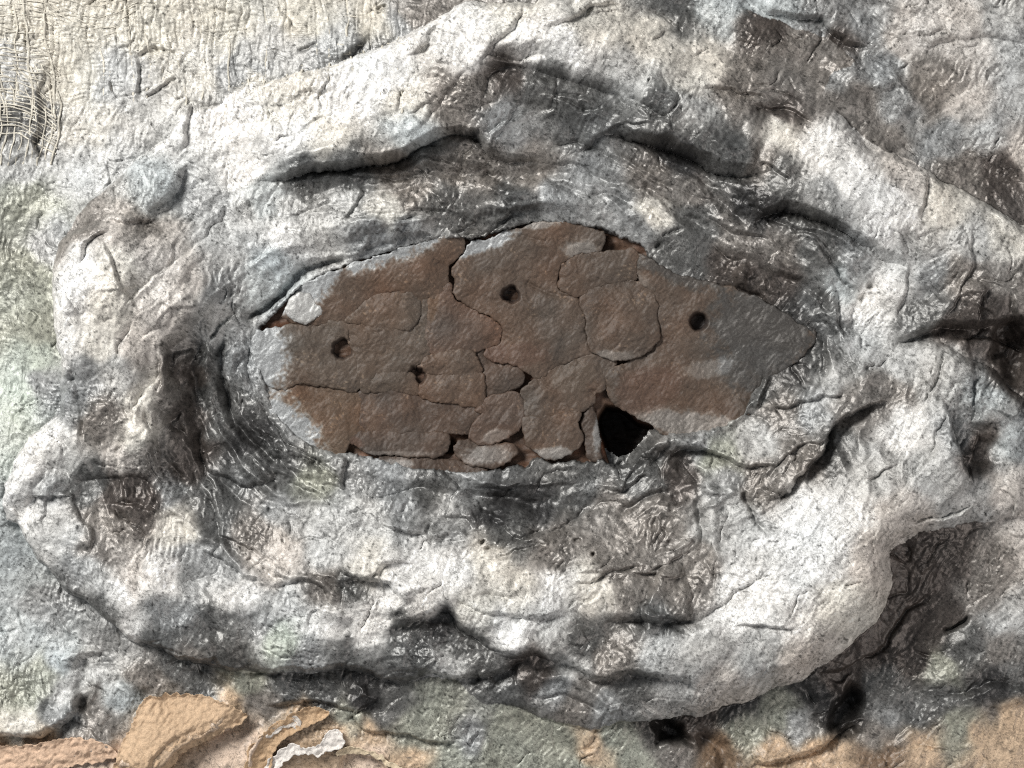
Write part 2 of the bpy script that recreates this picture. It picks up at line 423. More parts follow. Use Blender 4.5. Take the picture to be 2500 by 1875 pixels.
ridge(H, [(1275, 1302), (1345, 1292), (1400, 1262), (1445, 1228)], 6, -12); ridge(H, [(1130, 1225), (1200, 1212), (1280, 1220)], 12, -12)
ridge(H, [(1310, 1200), (1335, 1155), (1400, 1150)], 4, -9, sharp=True)
ridge(H, [(1055, 1275), (1052, 1305), (1058, 1330)], 5, -10)
ridge(H, [(880, 1230), (960, 1215), (1040, 1205)], 6, -9); ridge(H, [(640, 1155), (720, 1180), (770, 1225)], 12, -14)
for (x, y, r, d) in [(1440, 1350, 5, -22), (1180, 1315, 8, -22), (1408, 1306, 6, -14), (1190, 1338, 6, -12), (1620, 1297, 6, -12), (2118, 703, 8, -16),
                     (2098, 730, 8, -16), (1580, 210, 5, -12), (612, 498, 6, -12), (1610, 598, 10, -16), (710, 560, 5, -8), (1180, 640, 4, -6),
                     (1055, 590, 5, -8), (925, 22, 9, -14), (938, 18, 6, -12), (182, 930, 6, -10), (1905, 940, 6, 0), (655, 1245, 6, -12), (865, 1245, 6, -10)]:
    bump(H, x, y, r, r, 0, d, flat=1.8, wob=0.1)
# concentric folds of the collar
ridge(H, [(560, 780), (545, 840), (540, 920), (560, 1000), (610, 1080), (690, 1140), (790, 1195)], 12, -24, taper=0.15)
ridge(H, [(528, 800), (512, 860), (504, 930), (520, 1030), (578, 1120), (660, 1185), (760, 1235)], 14, 16, taper=0.15)
ridge(H, [(490, 840), (474, 920), (472, 1000), (492, 1100), (552, 1190), (640, 1245)], 14, -14, taper=0.15)
ridge(H, [(578, 820), (576, 930), (602, 1010), (652, 1078), (720, 1120)], 8, 10, taper=0.15)
ridge(H, [(455, 900), (450, 980), (460, 1080), (500, 1170)], 9, 12)
ridge(H, [(600, 690), (700, 606), (850, 548), (1000, 505), (1200, 478), (1400, 488), (1560, 535), (1700, 615)], 34, 16, taper=0.15)
ridge(H, [(640, 505), (800, 462), (1000, 432), (1200, 425), (1400, 428), (1550, 455), (1680, 525), (1780, 620)], 20, -16, taper=0.15)
ridge(H, [(640, 560), (760, 515), (900, 478), (1060, 460)], 8, -9); ridge(H, [(1320, 455), (1450, 470), (1560, 500), (1650, 560)], 9, -12)
ridge(H, [(1400, 440), (1500, 455), (1600, 490), (1690, 560)], 9, 10)
ridge(H, [(850, 1185), (1000, 1202), (1180, 1222), (1300, 1232), (1420, 1238), (1560, 1235)], 22, -18, taper=0.15)
ridge(H, [(760, 1255), (900, 1262), (1060, 1300), (1240, 1320), (1420, 1335)], 18, 12); ridge(H, [(700, 1215), (820, 1225), (940, 1240)], 10, 10)
ridge(H, [(1100, 1165), (1240, 1180), (1330, 1172), (1430, 1180)], 10, 10); ridge(H, [(1480, 1190), (1560, 1160), (1600, 1140)], 10, 10)
ridge(H, [(1500, 1260), (1580, 1210), (1640, 1190)], 12, -14); ridge(H, [(1880, 660), (1950, 690), (2010, 740), (2030, 800)], 12, -10)
ridge(H, [(1720, 560), (1830, 620), (1930, 660), (2000, 700)], 14, 10)
# nub and hook folds right and below of the bark
bump(H, 1812, 672, 18, 30, -25, 34, flat=1.4)
bump(H, 1850, 722, 40, 14, -10, -14); bump(H, 1600, 600, 20, 14, 0, -10)
ridge(H, [(1530, 1142), (1580, 1100), (1635, 1078), (1700, 1068), (1765, 1040), (1825, 985), (1862, 930)], 17, [22, 26, 20, 20, 16], taper=0.15)
step(H, [(1625, 1130), (1655, 1102), (1700, 1098), (1745, 1112), (1830, 1134), (1900, 1136)], [20, 28, 24, 12], wh=30, r=10, dep=[20, 30, 16, 8], wd=36)
bump(H, 1668, 1150, 36, 34, -40, -26); bump(H, 1640, 1200, 30, 26, 0, -12)
ridge(H, [(1700, 1205), (1706, 1270), (1716, 1340)], 8, -18); ridge(H, [(1735, 1180), (1730, 1240), (1740, 1300), (1760, 1390)], 12, 12)
ridge(H, [(1812, 1190), (1830, 1235), (1850, 1272), (1878, 1302)], 7, -24)
ridge(H, [(1700, 1185), (1750, 1195), (1800, 1185)], 10, 14); ridge(H, [(1700, 1240), (1740, 1225), (1760, 1200)], 8, 10)
ridge(H, [(1835, 1010), (1850, 960), (1880, 915)], 8, 14); bump(H, 1870, 990, 24, 16, 40, 10)
for x, y in ((1998, 765), (2016, 770), (2040, 770), (2060, 775)):
    bump(H, x, y, 12, 10, 0, 8)
# bottom right cavities
bump(H, 1640, 1790, 44, 24, -28, -70, flat=2.0)
ridge(H, [(1690, 1800), (1740, 1822), (1762, 1850), (1780, 1900)], 24, -34)
bump(H, 2070, 1745, 34, 62, -22, -64, flat=2.0)
step(H, [(2000, 1815), (2040, 1808), (2080, 1785), (2120, 1770)], 14, wh=30, r=8)
ridge(H, [(2300, 1545), (2340, 1525), (2378, 1500)], 6, -24); ridge(H, [(2130, 1610), (2180, 1545), (2220, 1500), (2290, 1440)], 7, -12)
step(H, [(1990, 1650), (2060, 1640), (2120, 1600), (2160, 1590)], 12, wh=30, r=8, dep=4)
step(H, [(2520, 1680), (2420, 1660), (2360, 1690), (2300, 1700)], 18, wh=40, r=16, dep=8)
step(H, [(1840, 1878), (1920, 1868), (1990, 1835), (2060, 1800), (2110, 1790)], 20, wh=50, r=14, dep=14)
step(H, [(2060, 1870), (2160, 1850), (2260, 1830), (2380, 1830)], -10, wh=60, r=14)
for (x, y, rx, ry, a, h) in [(2180, 1560, 20, 40, -40, 10), (2195, 1595, 16, 18, 0, 12), (2230, 1680, 30, 60, 0, -10), (2300, 1660, 60, 20, 15, 12),
                             (2380, 1560, 40, 30, 0, 12), (2420, 1620, 30, 20, 0, 10), (1950, 1760, 50, 50, 0, 14), (1840, 1790, 60, 30, 0, -12)]:
    bump(H, x, y, rx, ry, a, h)
# bottom left nose-like lump with its cavity
step(H, [(-60, 1812), (0, 1806), (60, 1806), (105, 1795), (160, 1780), (186, 1752), (192, 1712), (196, 1680)], [40, 44, 44, 40, 26], wh=50, r=20, dep=[16, 16, 16, 12], wd=24)
bump(H, 140, 1725, 40, 30, 35, -26, flat=1.5); bump(H, 60, 1700, 40, 26, -30, -18); bump(H, 202, 1725, 14, 26, 0, -30)
ridge(H, [(150, 1640), (165, 1605), (200, 1592), (250, 1596)], 12, 16); ridge(H, [(190, 1690), (195, 1640), (180, 1610)], 14, -14)
ridge(H, [(230, 1640), (225, 1690), (215, 1730)], 10, 10); bump(H, 320, 1660, 40, 60, 30, 18)
step(H, [(400, 1620), (450, 1605), (500, 1615), (545, 1600)], 12, wh=30, r=8, dep=10)
bump(H, 625, 1645, 26, 14, 0, -26); bump(H, 540, 1660, 22, 14, 20, -20); bump(H, 490, 1640, 40, 20, 0, -12)
# torn paper edge along the bottom
step(H, [(368, 1692), (345, 1730), (325, 1775), (300, 1825), (282, 1890)], [14, 28, 32, 28], wh=60, r=14, dep=10, wd=24)
step(H, [(380, 1930), (400, 1880), (430, 1842), (480, 1812), (545, 1780), (610, 1752)], [40, 44, 40, 26], wh=50, r=12, dep=[34, 34, 24, 14], wd=70)
ridge(H, [(595, 1900), (612, 1830), (650, 1790), (700, 1755), (745, 1730)], 16, 26)
ridge(H, [(520, 1770), (560, 1740), (600, 1745)], 10, 12)
step(H, [(960, 1900), (930, 1862), (880, 1838), (820, 1834)], -24, wh=60, r=10)
step(H, [(640, 1720), (720, 1725), (800, 1722), (890, 1742)], 14, wh=40, r=10, dep=10)
step(H, [(880, 1720), (870, 1745), (890, 1790), (950, 1800), (1020, 1808), (1120, 1820)], 14, wh=40, r=8, dep=10)
bump(H, 780, 1900, 90, 50, 0, -30); bump(H, 640, 1870, 20, 40, 0, -16)
step(H, [(60, 1878), (150, 1870), (220, 1845), (290, 1840)], 10, wh=40, r=10, dep=6)

# ------------------------------------------------------------------ bark opening
OPEN = [(628, 850), (634, 800), (690, 742), (735, 698), (800, 664), (880, 636), (960, 610), (1050, 588), (1118, 576), (1150, 582), (1210, 564), (1270, 548),
        (1330, 543), (1400, 547), (1435, 552), (1475, 560), (1525, 580), (1565, 600), (1590, 632), (1625, 662), (1700, 690), (1790, 712), (1846, 740),
        (1892, 778), (1915, 822), (1900, 864), (1868, 905), (1842, 945), (1820, 1000), (1790, 1028), (1740, 1048), (1680, 1060), (1625, 1062),
        (1590, 1090), (1545, 1132), (1502, 1142), (1470, 1122), (1440, 1132), (1400, 1126), (1350, 1132), (1310, 1118), (1290, 1140), (1240, 1142),
        (1170, 1154), (1100, 1150), (1000, 1140), (930, 1124), (870, 1112), (800, 1102), (740, 1075), (690, 1030), (655, 970), (636, 910), (628, 850)]


def inside_poly(poly, px, py):
    poly = np.asarray(poly, float)
    c = np.zeros(px.shape, bool)
    j = len(poly) - 1
    for i in range(len(poly)):
        xi, yi = poly[i]; xj, yj = poly[j]
        if yi != yj:
            c ^= ((yi > py) != (yj > py)) & (px < (xj - xi) * (py - yi) / (yj - yi) + xi)
        j = i
    return c


op_path = smooth_path(OPEN, 4)
JX = GXm + 5 * pn(GXm / 24, GYm / 24, 81) + 3 * pn(GXm / 9, GYm / 9, 83)
JY = GYm + 5 * pn(GXm / 24, GYm / 24, 82) + 3 * pn(GXm / 9, GYm / 9, 84)
d_open = np.full(H.shape, 999.0, np.float32)
sl = window(op_path, 140)
dd, _, _ = path_dist(op_path, JX[sl], JY[sl])
d_open[sl] = np.abs(dd) * np.where(inside_poly(op_path, JX[sl], JY[sl]), -1, 1)
# a thin torn lip of plaster overlapping the bark, then down
lip = np.clip(d_open / 7, 0, 1)
H += np.where(d_open > 0, 4 * np.exp(-d_open / 30) * np.sqrt(np.clip(1 - (1 - lip) ** 2, 0, 1)), 0)
H += np.where(d_open <= 0, -np.clip(-d_open / 5, 0, 1) * 48, 0)

# ------------------------------------------------------------------ surface grain (gesso, tissue and thread)
def region(blobs, base=0.0):
    """soft mask made from (x, y, rx, ry, angle, value)"""
    M = np.full(H.shape, base, np.float32)
    for (x, y, rx, ry, a, v) in blobs:
        sl, m = blob_mask(x, y, rx, ry, a, 1.2, 0.35, 5)
        M[sl] = M[sl] * (1 - m) + v * m
    return M


smooth_m = region([(560, 1840, 160, 60, 0, 0.9), (230, 1840, 130, 40, 0, 0.7), (800, 1870, 140, 60, 0, 0.9), (1640, 1790, 60, 40, 0, .8), (2400, 1830, 160, 50, 0, .6),
                   (2250, 1450, 80, 120, 20, 0.3), (250, 1300, 40, 60, 0, 0.6), (60, 820, 90, 120, 0, 0.45), (400, 470, 40, 30, 30, .4)], 0.0)
gr = 1 - smooth_m
coarse = fbm(GXm, GYm, 120, 3, 5) * 3.0
crump = np.abs(fbm(GXm + 8 * pn(GXm / 30, GYm / 30, 3), GYm, 46, 3, 11)) * -4.0
wl = sm((GXm - 500) / 900)


def strokes(seed, along, across):
    """brush and tissue ridges with sharp crests, leaning as the cloth was dabbed on"""
    a = 1 - 2.4 * np.abs(aniso(WX, WY, 56, along, across, seed))
    b = 1 - 2.4 * np.abs(aniso(WX, WY, 84, along, across, seed + 1))
    return a * wl + b * (1 - wl)


diag = strokes(21, 52, 15) * 2.9 * np.clip(0.7 + 1.2 * pn(GXm / 85, GYm / 85, 64), 0.1, 1.5) + strokes(23, 34, 8) * 1.7 * np.clip(0.7 + 1.2 * pn(GXm / 60, GYm / 60, 65), 0.1, 1.6) + aniso(WX, WY, 30, 40, 12, 25) * 1.0
fine = pn(GXm / 13, GYm / 13, 31) * 1.3 + pn(GXm / 7.5, GYm / 7.5, 33) * 0.7
amp = np.clip(0.75 + 0.9 * fbm(GXm, GYm, 190, 2, 61), 0.15, 1.5)
mod = np.clip(0.6 + 1.0 * pn(GXm / 130, GYm / 130, 63), 0.15, 1.4)
vein = np.abs(pn(GXm / 17 + 0.6 * pn(GXm / 9, GYm / 9, 5), GYm / 17, 35))
veins = -3.4 * np.clip(1 - vein / 0.13, 0, 1) * np.clip(0.2 + 1.5 * pn(GXm / 150, GYm / 150, 66), 0, 1)
H += gr * (coarse + crump * (0.6 + 0.4 * mod)) + (0.25 + 0.75 * gr) * amp * (diag * mod + fine + veins)
# weave of the gauze showing through in the upper left
gm = np.clip(1 - (GYm - (215 - 0.13 * GXm)) / 130, 0, 1) * np.clip((1080 - GXm) / 160, 0, 1)
wxx = (GXm + 16 * pn(GXm / 120, GYm / 120, 151) + 5 * pn(GXm / 40, GYm / 40, 153)) / 19.0
wyy = (GYm + 16 * pn(GXm / 120, GYm / 120, 152) + 5 * pn(GXm / 40, GYm / 40, 154)) / 11.0
lx = np.abs(wxx - np.floor(wxx) - 0.5); ly = np.abs(wyy - np.floor(wyy) - 0.5)
H -= gm * 6.5 * np.clip(1 - lx / 0.16, 0, 1) * np.clip(0.35 + 1.6 * pn(GXm / 30, GYm / 90, 155), 0, 1)
H -= gm * 4.0 * np.clip(1 - ly / 0.2, 0, 1) * np.clip(0.2 + 1.6 * pn(GXm / 60, GYm / 40, 157), 0, 1)
# long wrinkles that follow the oval: folds of cloth pushed up around the bark
cp4 = smooth_path(OPEN, 2)
_d, _, _ = path_dist(cp4, _cgx, _cgy)
_d = np.abs(_d) * np.where(inside_poly(cp4, _cgx, _cgy), -1, 1)
rad = up4(_d) + 26 * pn(GXm / 170, GYm / 170, 96) + 7 * pn(GXm / 50, GYm / 50, 97)
ang = np.arctan2((GYm - 850) / 0.6, GXm - 1280) + 0.12 * pn(GXm / 150, GYm / 150, 95)
ca, sa = np.cos(ang), np.sin(ang)


def ring_noise(fa, wr_, seed):
    return pn(ca * fa + rad / wr_, sa * fa - rad / wr_ * 0.35, seed)


near = np.clip(rad / 14, 0, 1) * np.exp(-np.clip(rad - 150, 0, None) / 130)
far = np.clip(rad / 60, 0, 1) * np.exp(-np.clip(rad - 420, 0, None) / 200)
H += near * np.clip(0.45 + 1.3 * fbm(GXm, GYm, 210, 2, 98), 0.05, 1.2) * ((1 - 2.5 * np.abs(ring_noise(2.6, 46, 91))) * 5.5 + (1 - 2.5 * np.abs(ring_noise(5, 22, 92))) * 2.4)
H += far * ((1 - 2.2 * np.abs(ring_noise(3.2, 80, 93))) * 6.0 + ring_noise(5, 34, 94) * 3.0)
# crisp secondary folds of the soaked cloth
rf_ = random.Random(23)
for k in range(130):
    a0 = rf_.uniform(0, 6.283); q = rf_.uniform(0.62, 1.5)
    x, y = 1290 + math.cos(a0) * 760 * q * 1.12, 860 + math.sin(a0) * 470 * q * 1.12
    if not (-60 < x < 2560 and -60 < y < 1700) or (600 < x < 2000 and 560 < y < 1150):
        continue
    ta = math.atan2((x - 1290) * 0.42, -(y - 860)) + rf_.gauss(0, 0.28)
    if rf_.random() < 0.5:
        ta += math.pi
    L = rf_.uniform(90, 260)
    pts = [(x, y)]
    for _ in range(5):
        ta += rf_.gauss(0, 0.22)
        pts.append((pts[-1][0] + math.cos(ta) * L / 5, pts[-1][1] + math.sin(ta) * L / 5))
    step(H, pts, rf_.uniform(6, 17), wh=rf_.uniform(16, 36), r=rf_.uniform(5, 12), dep=rf_.uniform(3, 11), wd=rf_.uniform(8, 16), taper=0.3)
# hairline cracks and lifted flakes of the paint film
rr_ = random.Random(5)
for k in range(520):
    x, y = rr_.uniform(-40, 2540), rr_.uniform(-40, 1900)
    ta = math.atan2((x - 1280) * 0.55, -(y - 850) / 0.55) if rr_.random() < 0.62 else rr_.uniform(0, 6.28)
    ta += rr_.gauss(0, 0.45)
    L = rr_.uniform(30, 130)
    n = 5
    pts = [(x, y)]
    for q in range(n):
        ta += rr_.gauss(0, 0.35)
        pts.append((pts[-1][0] + math.cos(ta) * L / n, pts[-1][1] + math.sin(ta) * L / n))
    if k % 5 < 3:
        ridge(H, pts, rr_.uniform(1.8, 3.0), -rr_.uniform(4, 11), taper=0.25, sharp=True)
    else:
        step(H, pts, rr_.uniform(3, 9), wh=rr_.uniform(12, 34), r=4, dep=rr_.uniform(1, 4), wd=8, taper=0.3)

ringm2 = np.exp(-((rad - 1100) / 200) ** 2)
H += ringm2 * pn(ang * 6, rad / 40, 93) * 7

# ------------------------------------------------------------------ pigment, with some shade painted in
RIM = [(1460, -140), (1390, -5), (1280, 12), (1180, 8), (1110, 18), (1060, 50), (960, 100), (860, 142), (790, 168), (640, 192), (470, 275), (330, 390), (190, 522),
       (150, 592), (135, 640), (130, 720), (126, 780), (138, 850), (148, 920), (155, 985), (90, 1050), (50, 1100), (25, 1160), (12, 1210), (20, 1260), (110, 1385),
       (215, 1480), (290, 1530), (380, 1590), (520, 1628), (620, 1645), (720, 1637), (880, 1640), (975, 1670), (1110, 1655), (1180, 1716), (1280, 1735), (1440, 1778),
       (1590, 1764), (1720, 1746), (1880, 1692), (1955, 1668), (2040, 1592), (2135, 1518), (2176, 1440), (2166, 1352), (2240, 1298), (2420, 1270), (2640, 1220),
       (2640, 640), (2460, 535), (2300, 445), (2175, 372), (2085, 320), (2010, 240), (2030, 190), (2085, 150), (2060, 118), (2000, 92), (1930, 62), (1860, 36), (1760, 8), (1680, -140)]
C = dict(cream=(.50, .472, .41), white=(.69, .68, .66), lgrey=(.42, .42, .41), silver=(.27, .275, .275), mgrey=(.125, .125, .122), graph=(.048, .047, .047),
         taupe=(.205, .188, .172), dtaupe=(.080, .068, .061), green=(.40, .435, .385), blue=(.37, .395, .40), pink=(.50, .465, .43), tan=(.47, .345, .235),
         dtan=(.17, .115, .075), peach=(.62, .49, .39), black=(.03, .028, .027), char=(.072, .069, .066), olive=(.28, .285, .24), dbrown=(.062, .049, .042), ivory=(.58, .555, .505))
CPT = """
0 0 cream;150 60 cream;350 60 cream;550 60 cream;750 40 cream;900 60 cream;0 200 lgrey;60 260 mgrey;150 200 cream;300 200 lgrey;500 160 ivory;650 130 lgrey;640 165 silver;560 180 silver;760 145 silver;880 118 mgrey;980 70 silver
850 90 lgrey;1030 30 taupe;40 330 mgrey;60 400 lgrey;200 300 ivory;200 400 lgrey;60 500 olive;60 650 olive;60 800 olive;40 950 green;100 700 olive;100 600 silver;110 800 olive;100 930 silver;80 880 green
320 380 lgrey;380 470 blue;450 330 white;550 280 white;620 200 ivory;480 400 lgrey;500 480 silver;600 420 white;700 330 white;700 260 ivory;850 250 white
800 350 ivory;950 180 white;1000 260 ivory;1000 330 blue;1100 250 taupe;1100 60 white;1150 150 white;1250 40 ivory;1300 100 white;1450 60 ivory;1400 150 white
1500 200 lgrey;1600 100 ivory;1700 180 ivory;1800 250 taupe;1860 230 taupe;1900 270 dtaupe;1700 280 lgrey;1600 300 mgrey;1450 260 mgrey;1230 200 dtaupe;1300 215 mgrey;1380 235 mgrey;1250 300 silver;1180 220 taupe;1650 30 mgrey
1750 20 blue;1900 20 blue;2000 60 silver;1950 90 taupe;1890 62 dtaupe;2040 105 dtaupe;2100 60 silver;2200 100 pink;2350 100 pink;2450 60 lgrey;2500 200 lgrey;2350 250 pink;2280 260 taupe;2300 180 taupe
2250 200 taupe;2150 170 silver;2050 180 silver;1950 200 taupe;1900 150 taupe;2100 260 taupe;2040 250 taupe;2200 270 silver;2150 330 taupe;2300 330 silver;2400 330 lgrey;2450 420 dtaupe
2350 430 taupe;2500 380 pink;1900 330 ivory;1980 380 white;2050 450 white;2150 480 white;2200 430 pink;2300 500 ivory;2450 600 ivory;2350 600 lgrey;2150 560 white
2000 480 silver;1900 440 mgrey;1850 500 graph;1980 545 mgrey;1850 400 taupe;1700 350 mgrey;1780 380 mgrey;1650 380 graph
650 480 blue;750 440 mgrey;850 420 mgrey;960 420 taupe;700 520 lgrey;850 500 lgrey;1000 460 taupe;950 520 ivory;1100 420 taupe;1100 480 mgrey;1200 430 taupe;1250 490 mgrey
1300 430 taupe;1350 480 silver;1450 460 silver;1500 520 silver;1600 440 taupe;1600 520 ivory;1700 470 taupe;1700 540 mgrey;1780 580 taupe;1650 600 mgrey;1700 640 mgrey;1550 560 silver
600 550 lgrey;560 620 lgrey;700 580 white;650 650 blue;800 580 lgrey;900 580 silver;1000 570 silver;560 700 silver;620 720 blue;530 790 lgrey;600 800 silver;640 850 silver
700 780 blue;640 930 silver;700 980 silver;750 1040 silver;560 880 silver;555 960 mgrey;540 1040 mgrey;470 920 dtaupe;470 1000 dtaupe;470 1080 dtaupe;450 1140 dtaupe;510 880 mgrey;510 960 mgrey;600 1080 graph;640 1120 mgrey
300 560 pink;230 560 taupe;180 590 taupe;350 555 taupe;200 620 white;200 700 white;300 650 ivory;400 600 pink;450 680 pink;300 760 ivory;400 780 pink;170 850 white;250 830 ivory;350 850 pink;220 930 silver
300 920 lgrey;360 960 ivory;420 960 taupe;180 1000 silver;250 1030 taupe;350 1060 ivory;300 1120 pink;120 1050 white;60 1130 white;150 1120 lgrey;60 1230 white;130 1200 silver
220 1180 mgrey;300 1200 dtaupe;360 1220 dtaupe;260 1270 taupe;250 1330 taupe;150 1300 lgrey;100 1350 lgrey;180 1400 silver;420 1200 silver;400 1100 taupe;440 1280 ivory;530 1270 mgrey
600 1150 mgrey;520 1200 mgrey;700 1130 mgrey;760 1180 olive;860 1160 silver;950 1190 silver;700 1240 silver;800 1270 lgrey;620 1290 taupe;900 1260 lgrey;1000 1250 silver;1050 1200 mgrey
1150 1180 silver;1100 1260 silver;1200 1240 graph;1300 1150 mgrey;1300 1220 graph;1400 1200 mgrey;1250 1300 mgrey;1450 1280 taupe;1550 1180 mgrey;1500 1240 taupe;1600 1150 mgrey;1650 1160 dtaupe
1600 1250 taupe;1700 1080 silver;1750 1120 olive;1760 1180 silver;1750 1300 lgrey;1800 1250 lgrey;1850 1180 taupe;1850 1080 lgrey;1900 1000 taupe;1850 960 mgrey;1950 1100 taupe;1980 1000 silver
1900 700 dtaupe;1940 760 char;1960 830 char;1930 890 char;1890 930 char;1900 800 char;2010 800 mgrey;1830 690 dtaupe;1760 640 dtaupe;1990 740 mgrey;2050 690 blue;2080 640 silver;1900 620 taupe;2000 600 mgrey;2100 760 white;2150 700 white;2100 850 lgrey;2000 870 mgrey;2030 920 lgrey
2200 640 lgrey;2250 680 silver;2350 680 taupe;2400 760 dtaupe;2250 770 mgrey;2330 800 dtaupe;2470 830 dbrown;2450 900 dtaupe;2450 700 taupe;2200 900 lgrey;2300 880 lgrey;2300 950 lgrey
2400 960 blue;2150 960 taupe;2080 1000 taupe;2050 1100 mgrey;2100 1150 lgrey;2200 1050 white;2250 1150 lgrey;2330 1060 silver;2380 1090 dtaupe;2450 1080 blue;2450 1200 pink;2350 1220 lgrey
2200 1250 pink;2050 1250 white;1950 1250 white;1900 1350 white;2000 1350 white;2100 1350 pink;2050 1480 ivory;1900 1480 white;1800 1400 white;1780 1480 white;1850 1580 lgrey;1950 1600 pink
1700 1380 taupe;1650 1450 taupe;1600 1500 mgrey;1550 1440 taupe;1450 1420 ivory;1350 1420 white;1250 1420 ivory;1500 1370 taupe;1350 1340 taupe;1200 1360 ivory;1100 1400 white;1000 1380 white
900 1380 ivory;800 1350 lgrey;700 1340 pink;650 1380 pink;800 1420 taupe;860 1420 mgrey;950 1450 white;1050 1470 white;1150 1480 ivory;1250 1540 white;1350 1520 lgrey;1420 1560 mgrey
1500 1600 taupe;1600 1600 lgrey;1700 1600 lgrey;1750 1680 pink;1620 1720 lgrey;1550 1670 mgrey;1480 1640 taupe;1400 1620 lgrey;1300 1640 dtaupe;1250 1680 mgrey;1350 1680 silver;1400 1720 taupe;1500 1720 silver
1000 1540 mgrey;1080 1520 graph;1130 1560 mgrey;1100 1620 lgrey;1000 1620 mgrey;1200 1640 mgrey;900 1520 white;800 1520 white;850 1600 mgrey;750 1600 silver;700 1560 green;640 1530 silver
700 1470 lgrey;600 1440 white;550 1380 silver;480 1360 silver;400 1400 white;330 1400 pink;300 1450 white;330 1530 white;420 1500 silver;400 1560 mgrey;500 1550 mgrey;560 1600 mgrey;480 1600 taupe
250 1480 mgrey;200 1450 mgrey;230 1400 lgrey;60 1400 blue;100 1480 silver;50 1550 blue;150 1600 blue;250 1580 silver;100 1650 olive;60 1700 olive;150 1690 lgrey;150 1740 silver;200 1640 lgrey
280 1640 lgrey;300 1700 blue;350 1660 taupe;230 1740 taupe;60 1780 ivory;100 1820 tan;250 1790 taupe;200 1850 peach;30 1850 tan;300 1830 peach;450 1640 mgrey;480 1690 mgrey
600 1660 olive;700 1680 mgrey;780 1700 mgrey;900 1690 graph;950 1720 mgrey;1050 1750 olive;1000 1800 olive;850 1760 olive;900 1800 tan;720 1750 tan;650 1720 taupe;560 1720 tan
400 1760 tan;350 1830 tan;450 1730 taupe;480 1790 tan;520 1840 peach;600 1820 peach;680 1830 tan;750 1800 tan;820 1790 tan;900 1850 peach;1000 1860 tan;1100 1850 olive;1150 1800 silver
1200 1850 olive;1250 1780 olive;1350 1800 olive;1450 1830 tan;1500 1800 olive;1550 1860 olive;1650 1850 taupe;1400 1860 olive;1640 1780 black;1750 1830 dtan;1700 1780 dbrown;1820 1780 olive;1800 1730 graph
1900 1740 olive;1950 1780 silver;1900 1840 tan;2000 1840 tan;2065 1740 black;2000 1700 graph;2050 1660 dbrown;2130 1560 dbrown;2200 1480 dbrown;2250 1400 dbrown;2230 1550 dtaupe;2300 1500 dtaupe
2320 1350 dtaupe;2420 1340 taupe;2480 1320 pink;2400 1450 taupe;2350 1580 mgrey;2450 1500 lgrey;2430 1600 taupe;2300 1630 olive;2250 1620 dtaupe;2150 1680 mgrey;2160 1750 silver;2230 1740 mgrey;2300 1720 mgrey
2420 1680 graph;2480 1650 mgrey;2350 1780 olive;2150 1800 taupe;2250 1820 tan;2400 1800 tan;2480 1760 tan;2450 1850 tan;2150 1850 dtan;2050 1860 tan
"""
cpt = []
for s in CPT.replace("\n", ";").split(";"):
    if s.strip():
        a, b, c = s.split()
        cpt.append((float(a), float(b)) + C[c])
cpt = np.array(cpt, np.float32)
# normalised gaussian mixing of the paint notes (darks under the hood and in cavities are part shade) on a coarse grid
LC = np.log(cpt[:, 2:])
px_ = (_cgx + 22 * pn(_cgx / 60, _cgy / 60, 7)).astype(np.float32)
py_ = (_cgy + 22 * pn(_cgx / 60, _cgy / 60, 8)).astype(np.float32)
in_rim = inside_poly(RIM, cpt[:, 0], cpt[:, 1])


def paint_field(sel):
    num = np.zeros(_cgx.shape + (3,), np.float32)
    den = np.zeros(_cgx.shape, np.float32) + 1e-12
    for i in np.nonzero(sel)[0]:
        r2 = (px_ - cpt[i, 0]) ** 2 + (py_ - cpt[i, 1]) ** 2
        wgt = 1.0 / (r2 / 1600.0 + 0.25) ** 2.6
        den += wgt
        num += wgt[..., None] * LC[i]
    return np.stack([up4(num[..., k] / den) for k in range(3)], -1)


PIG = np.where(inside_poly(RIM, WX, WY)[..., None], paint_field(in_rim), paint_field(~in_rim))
# broken, dry-brushed paint: dark wash and pale scumble with their own pattern
n1 = fbm(GXm, GYm, 60, 4, 101, 0.62)
n2 = aniso(WX, WY, 58, 40, 9, 103)
n3 = pn(GXm / 6, GYm / 6, 105) + 0.7 * pn(GXm / 3.4, GYm / 3.4, 106)
PIG += ((0.20 * n1 + 0.40 * n2 + 0.20 * n3) * (0.35 + 0.65 * gr))[..., None]
tint = fbm(GXm, GYm, 170, 2, 111)
PIG += tint[..., None] * np.array([0.03, 0.0, -0.03], np.float32)
spk = (pn(GXm / 8, GYm / 8, 121) + 0.5 * pn(GXm / 30, GYm / 30, 122))
PIG -= (np.clip((spk - 0.62) / 0.12, 0, 1) * 0.9)[..., None]
# crackled and rubbed-through white paint
cr = np.abs(pn(GXm / 13 + 0.8 * pn(GXm / 7, GYm / 7, 131), GYm / 13 + 0.8 * pn(GXm / 7, GYm / 7, 133), 135))
crm = np.clip(0.45 + 1.1 * fbm(GXm, GYm, 130, 2, 137), 0, 1)
PIG -= (0.75 * np.clip(1 - cr / 0.09, 0, 1) * crm)[..., None]
rub = fbm(WX, WY, 26, 3, 141, 0.7)
PIG -= (0.45 * np.clip((rub - 0.40) / 0.3, 0, 1) * np.clip(0.5 + 1.2 * fbm(GXm, GYm, 200, 2, 143), 0, 1))[..., None]
PIG = np.clip(np.exp(PIG), 0.01, 0.82)
lum = PIG.mean(-1)
METAL = np.clip(1.15 - lum / 0.34, 0, 1) * np.clip(1 - (PIG[..., 0] / np.maximum(PIG[..., 2], 1e-3) - 1.25) / 0.5, 0, 1)

